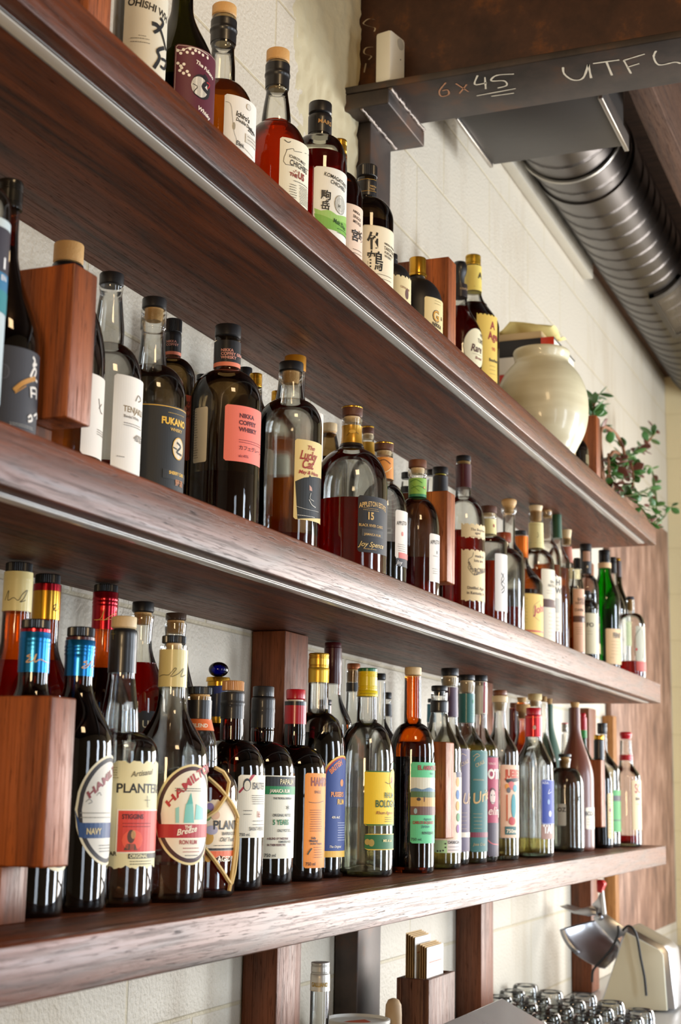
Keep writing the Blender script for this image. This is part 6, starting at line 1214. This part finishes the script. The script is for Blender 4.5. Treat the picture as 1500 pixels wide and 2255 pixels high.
lathe_obj('lid', [(.0575, dz-CT-.005), (.059, dz-CT-.004), (.059, dz-CT+.002), (.0555, dz-CT+.003), (.0535, dz-CT-.002), (.02, dz-CT-.0025), (.001, dz-CT-.0025)], WP, r, seg=56)
mesh_obj('torn_label', [(-.045, .015, dz-CT), (-.02, .01, dz-CT), (.01, -.01, dz-CT), (-.01, -.03, dz-CT), (-.04, -.028, dz-CT)], [(0, 4, 3, 2, 1)], paper('c0562c'), r)
x, y = counter_axis(868, 2.86)
mz = zat_(x, y, 2198)-CT
r = lathe_obj('muddler', [(.012, .0005), (.0145, .02), (.0155, mz-.03), (.0145, mz-.012), (.010, mz-.003), (.003, mz)], M('pale_beech', 'c3a47c', .6), None, (x, y, CT), seg=28, deg=50); tag(r, 'pale beech muddler standing upright between the tub and the card box', 'muddler')
# card box
A = on_y(945, 2155, .95); bx0, bx1, by0_, by1_ = 2.809, 2.971, .95, 1.016; zt1 = -.353
r = empty('card_box', ((bx0+bx1)/2, (by0_+by1_)/2, CT), 'dark walnut box holding upright cards, on the counter below the lowest shelf', 'box'); o = ((bx0+bx1)/2, (by0_+by1_)/2, CT)
tw = .010
BXW = wood('walnut_box', '4a2a1a', '6e4029', '21110a', 'z', .45, fine=1.2)
box('front_board', bx0, bx1, by0_, by0_+tw, CT+.0005, zt1, BXW, r, org=o); box('back_board', bx0, bx1, by1_-tw, by1_, CT+.0005, zt1, BXW, r, org=o)
box('side_board', bx0, bx0+tw, by0_+tw+.0002, by1_-tw-.0002, CT+.0005, zt1, BXW, r, org=o); box('side_board', bx1-tw, bx1, by0_+tw+.0002, by1_-tw-.0002, CT+.0005, zt1, BXW, r, org=o)
CARD, KRAFT = M('white_card', 'ece6dc', .6), M('kraft_card', 'c8a26a', .7)
for i in range(9):
    big = i >= 5
    yy = by1_-tw-.004-.0046*i-(.004 if big else 0)
    front = i in (4, 8)
    xa, xb_ = (bx0+.018, bx0+.118) if big else (bx0+.012, bx0+.105)
    ht = (.235-.002*(i-5))+.075 if big else .275+.055-.002*i
    t = box('card', xa, xb_, yy-.0008, yy, CT+.012, CT+ht, CARD if front else KRAFT, bev=0)
    t.rotation_euler = (0, 0, 0)
    if front:
        z1 = CT+ht
        V, F, fm = [], [], []
        rr_ = random.Random(i)
        for row in range(12):
            zz = z1-.03-row*.011
            if row == 1 or row == 2: continue
            xx = xa+.012+(0 if row == 0 else .02)
            while xx < xb_-.012-(0 if row == 0 else .03):
                w = rr_.uniform(.003, .008); b = len(V); V += [(xx, yy-.0012, zz), (xx+w, yy-.0012, zz), (xx+w, yy-.0012, zz+.0022), (xx, yy-.0012, zz+.0022)]; F.append((b, b+1, b+2, b+3)); fm.append(0 if row == 0 else 1); xx += w+.0016
        lo = mesh_obj('print', V, F, [ink('c0603c'), ink('555050')], t, (0, 0, 0), fm=fm); lo.location = (-t.location.x, -t.location.y, -t.location.z+EYE)
    nm = ['rearmost kraft', 'second kraft from the rear', 'third kraft from the rear', 'fourth kraft from the rear', 'taller white printed', 'kraft just in front of the taller white', 'kraft second in front of the taller white', 'kraft right behind the front white', 'shorter white printed front'][i]
    tag(t, '%s card standing in the walnut box' % nm, 'card', 'cards in the walnut box')
# steel wedge lid
a = on_y(1105, 2197, .80)
sx, sy, sz = a.x, a.y, a.z; sx += .12
print('wedge', sx, sy, sz)
r = empty('steel_bin', (sx-.12, .78, CT), 'polished steel bin with a sloping lid at the bottom edge of the picture', 'bin')
prism('bin_body', [(.61-.78, .0005), (.79-.78, .0005), (.79-.78, sz-CT-.02), (.61-.78, sz-CT-.10)], 'x', -.49, -.008, M('polished_steel', 'c8c8c8', .15, 1), r, bev=.003)
prism('bin_lid', [(.60-.78, sz-CT-.105), (.60-.78, sz-CT-.095), (.80-.78, sz-CT), (.80-.78, sz-CT-.014)], 'x', -.50, 0, M('polished_steel_lid', 'e8e8e6', .2, .6), r, bev=.003)

# upside-down tumblers
TG = glass('tumbler_glass', (.985, .99, .985), (.90, .93, .94), .12, 1.6)
def tumbler_bm():
    H = .105
    out = [(.040, 0), (.0405, .004), (.0385, H*.35), (.0355, H*.75), (.034, H-.012), (.0325, H-.004), (.029, H)]
    inn = [(.024, H-.001), (.018, H-.006), (.004, H-.008)]
    V1 = out+inn
    inner = [(.0001, H-.020), (.028, H-.021), (.0325, H-.028), (.0355, H*.4), (.0378, .004), (.039, 0)]
    return V1, inner
def tumbler(x, y, z, desc, first=None):
    if first is None:
        r = empty('tumbler', (x, y, z), desc, 'glass', 'upturned tumblers')
        o_, i_ = tumbler_bm()
        lathe_obj('wall', o_+[(.0005, o_[-1][1])], TG, r, seg=36, deg=60, caps=(False, False)); lathe_obj('inside', i_[::-1], TG, r, seg=36, deg=60, caps=(False, False))
        for k in range(2):
            V, F = [], []; zz, q = (.086, .0352) if k == 0 else (.068, .0366)
            lathe_obj('ridge', [(q, zz-.002), (q+.0012, zz), (q, zz+.002)], TG, r, seg=36, deg=80, caps=(False, False))
        return r
    r = first.copy(); COL.objects.link(r); r.location = (x, y, z+EYE); r['label'] = desc
    for c_ in first.children:
        d_ = c_.copy(); COL.objects.link(d_); d_.parent = r
    return r
first = None; GZ = CT+.0012
spots = []
rows = [(1.075, 3.72, 3), (.985, 3.50, 4), (.895, 3.36, 5), (.805, 3.26, 5), (.715, 3.16, 5)]
dn = ['rear', 'second from the rear', 'middle', 'second from the front', 'front']
on_ = ['first', 'second', 'third', 'fourth', 'fifth', 'sixth', 'seventh']
tr = box('glass_tray', 3.02, 4.07, .66, 1.122, CT+.0002, CT+.001, M('grey_mat', '8a8c90', .6), bev=0); tag(tr, 'grey mat under the upturned tumblers', 'mat')
for ri, (yy, xs_, n_) in enumerate(rows):
    for k in range(n_):
        xx = xs_+.125*k
        if xx > 4.02: continue
        p = proj((xx, yy, GZ+.05))
        if p[1] > 2330 or p[0] > 1520: continue
        first_ = tumbler(xx, yy, GZ, 'upturned clear tumbler, %s of the %s row counted from the left' % (on_[k], dn[ri]), first)
        if first is None: first = first_
# ------------------------------------------------------------------ lever ice crusher / press at the right
XP = 4.42
def yz(px, py, X=XP): p = on_x(px, py, X); return p.y, max(.0008, p.z-CT)
MET = M('brushed_stainless', 'b9bbc0', .28, 1); CRM = M('cream_enamel', 'e2dcc2', .4); REDH = M('red_rubber_grip', 'c01c1c', .4)
pc = on_x(1400, 2200, XP)
r = empty('lever_press', (XP, pc.y, CT), 'stainless lever press with cream side, red handle and curved chute on the counter', 'press')
def rel(pts): return [(a_-pc.y, b_) for a_, b_ in pts]
side = [yz(*p) for p in ((1322, 2222), (1334, 2190), (1350, 2140), (1366, 2092), (1380, 2052), (1454, 2092), (1462, 2102), (1471, 2225))]
prism('side_panel', rel(side)[::-1], 'x', -.012, .0, CRM, r, bev=.002)
shell = [yz(*p) for p in ((1318, 2225), (1330, 2188), (1347, 2138), (1362, 2090), (1374, 2048), (1384, 2040), (1462, 2082), (1474, 2096), (1488, 2225))]
prism('housing', rel(shell)[::-1], 'x', .0005, .16, MET, r, bev=.006)
# curved chute
V, F = [], []
c0, c1 = yz(1300, 2030), yz(1345, 2110)
edge = [yz(*p) for p in ((1236, 2046), (1244, 2068), (1262, 2092), (1288, 2112), (1318, 2128), (1336, 2132))]
back = [yz(*p) for p in ((1312, 2028), (1318, 2040), (1330, 2056), (1344, 2070), (1352, 2086), (1346, 2110))]
nn = 6
E1 = catmull(edge, 4); E2 = catmull(back, 4)
for i in range(len(E1)):
    for k in range(nn+1):
        t = k/nn; q = (E1[i][0]*(1-t)+E2[i][0]*t, E1[i][1]*(1-t)+E2[i][1]*t); dxx = -.02+.11*sin(pi*t*.5)
        V.append((dxx, q[0]-pc.y, q[1]))
m_ = len(V)
for i in range(len(E1)):
    for k in range(nn+1): v = V[i*(nn+1)+k]; V.append((v[0]+.003, v[1], v[2]+.002))
for i in range(len(E1)-1):
    for k in range(nn):
        a_ = i*(nn+1)+k; F.append((a_, a_+1, a_+nn+2, a_+nn+1)); b_ = a_+m_; F.append((b_, b_+nn+1, b_+nn+2, b_+1))
for i in range(len(E1)-1):
    for k in (0, nn): a_ = i*(nn+1)+k; F.append((a_, a_+nn+1, a_+nn+1+m_, a_+m_))
for k in range(nn):
    for i in (0, len(E1)-1): a_ = i*(nn+1)+k; F.append((a_, a_+1, a_+1+m_, a_+m_))
mesh_obj('chute', V, F, MET, r, smooth=True)
prism('neck_plate', rel([yz(*p) for p in ((1306, 2020), (1320, 2010), (1336, 2014), (1382, 2046), (1374, 2060), (1352, 2072), (1316, 2034))])[::-1], 'x', -.004, .004, MET, r, bev=.001)
prism('press_plate', rel([yz(*p) for p in ((1237, 1994), (1270, 2004), (1300, 1996), (1316, 2004), (1320, 2014), (1302, 2016), (1268, 2010))])[::-1], 'x', -.03, .07, MET, r, bev=.001)
prism('lever_arm', rel([yz(*p) for p in ((1304, 1992), (1316, 1980), (1322, 1966), (1330, 1966), (1334, 2014), (1322, 2014), (1316, 2004))])[::-1], 'x', -.006, .006, MET, r, bev=.001)
prism('lever_edge', rel([yz(*p) for p in ((1326, 1962), (1331, 1960), (1337, 2012), (1330, 2014))])[::-1], 'x', -.02, -.0065, M('white_edge', 'f0eee8', .4), r, bev=.0008)
prism('grip', rel([yz(*p) for p in ((1317, 1936), (1330, 1938), (1336, 1946), (1331, 1956), (1328, 1966), (1318, 1964))])[::-1], 'x', -.024, .012, REDH, r, bev=.004)
V, F = lathe([(.002, 0), (.008, .001), (.010, .004), (.008, .007), (.002, .008)], 20)
p_ = yz(1322, 2019); mesh_obj('bolt', [(-.005-v[2], p_[0]-pc.y+v[0], p_[1]+v[1]) for v in V], F, MET, r, smooth=True)
cb = lambda pts: [(-.03, a_-pc.y, b_) for a_, b_ in catmull([yz(*p) for p in pts], 5)]
t = tube('power_cord', cb([(1366, 2036), (1366, 2056), (1352, 2086), (1330, 2112), (1312, 2134), (1309, 2160)]), .0035, M('black_cord', '151518', .5), None, 8, (XP, pc.y, CT)); tag(t, 'black cord looped over the front of the lever press', 'cord')
t = tube('power_cord', cb([(1376, 2048), (1386, 2038), (1398, 2042), (1408, 2064), (1416, 2110), (1424, 2150), (1428, 2190)]), .0035, M('black_cord', '151518', .5), None, 8, (XP, pc.y, CT)); tag(t, 'black cord hanging down the cream side of the lever press', 'cord')
bpy.data.objects.remove(_fo); bpy.data.curves.remove(_fc)
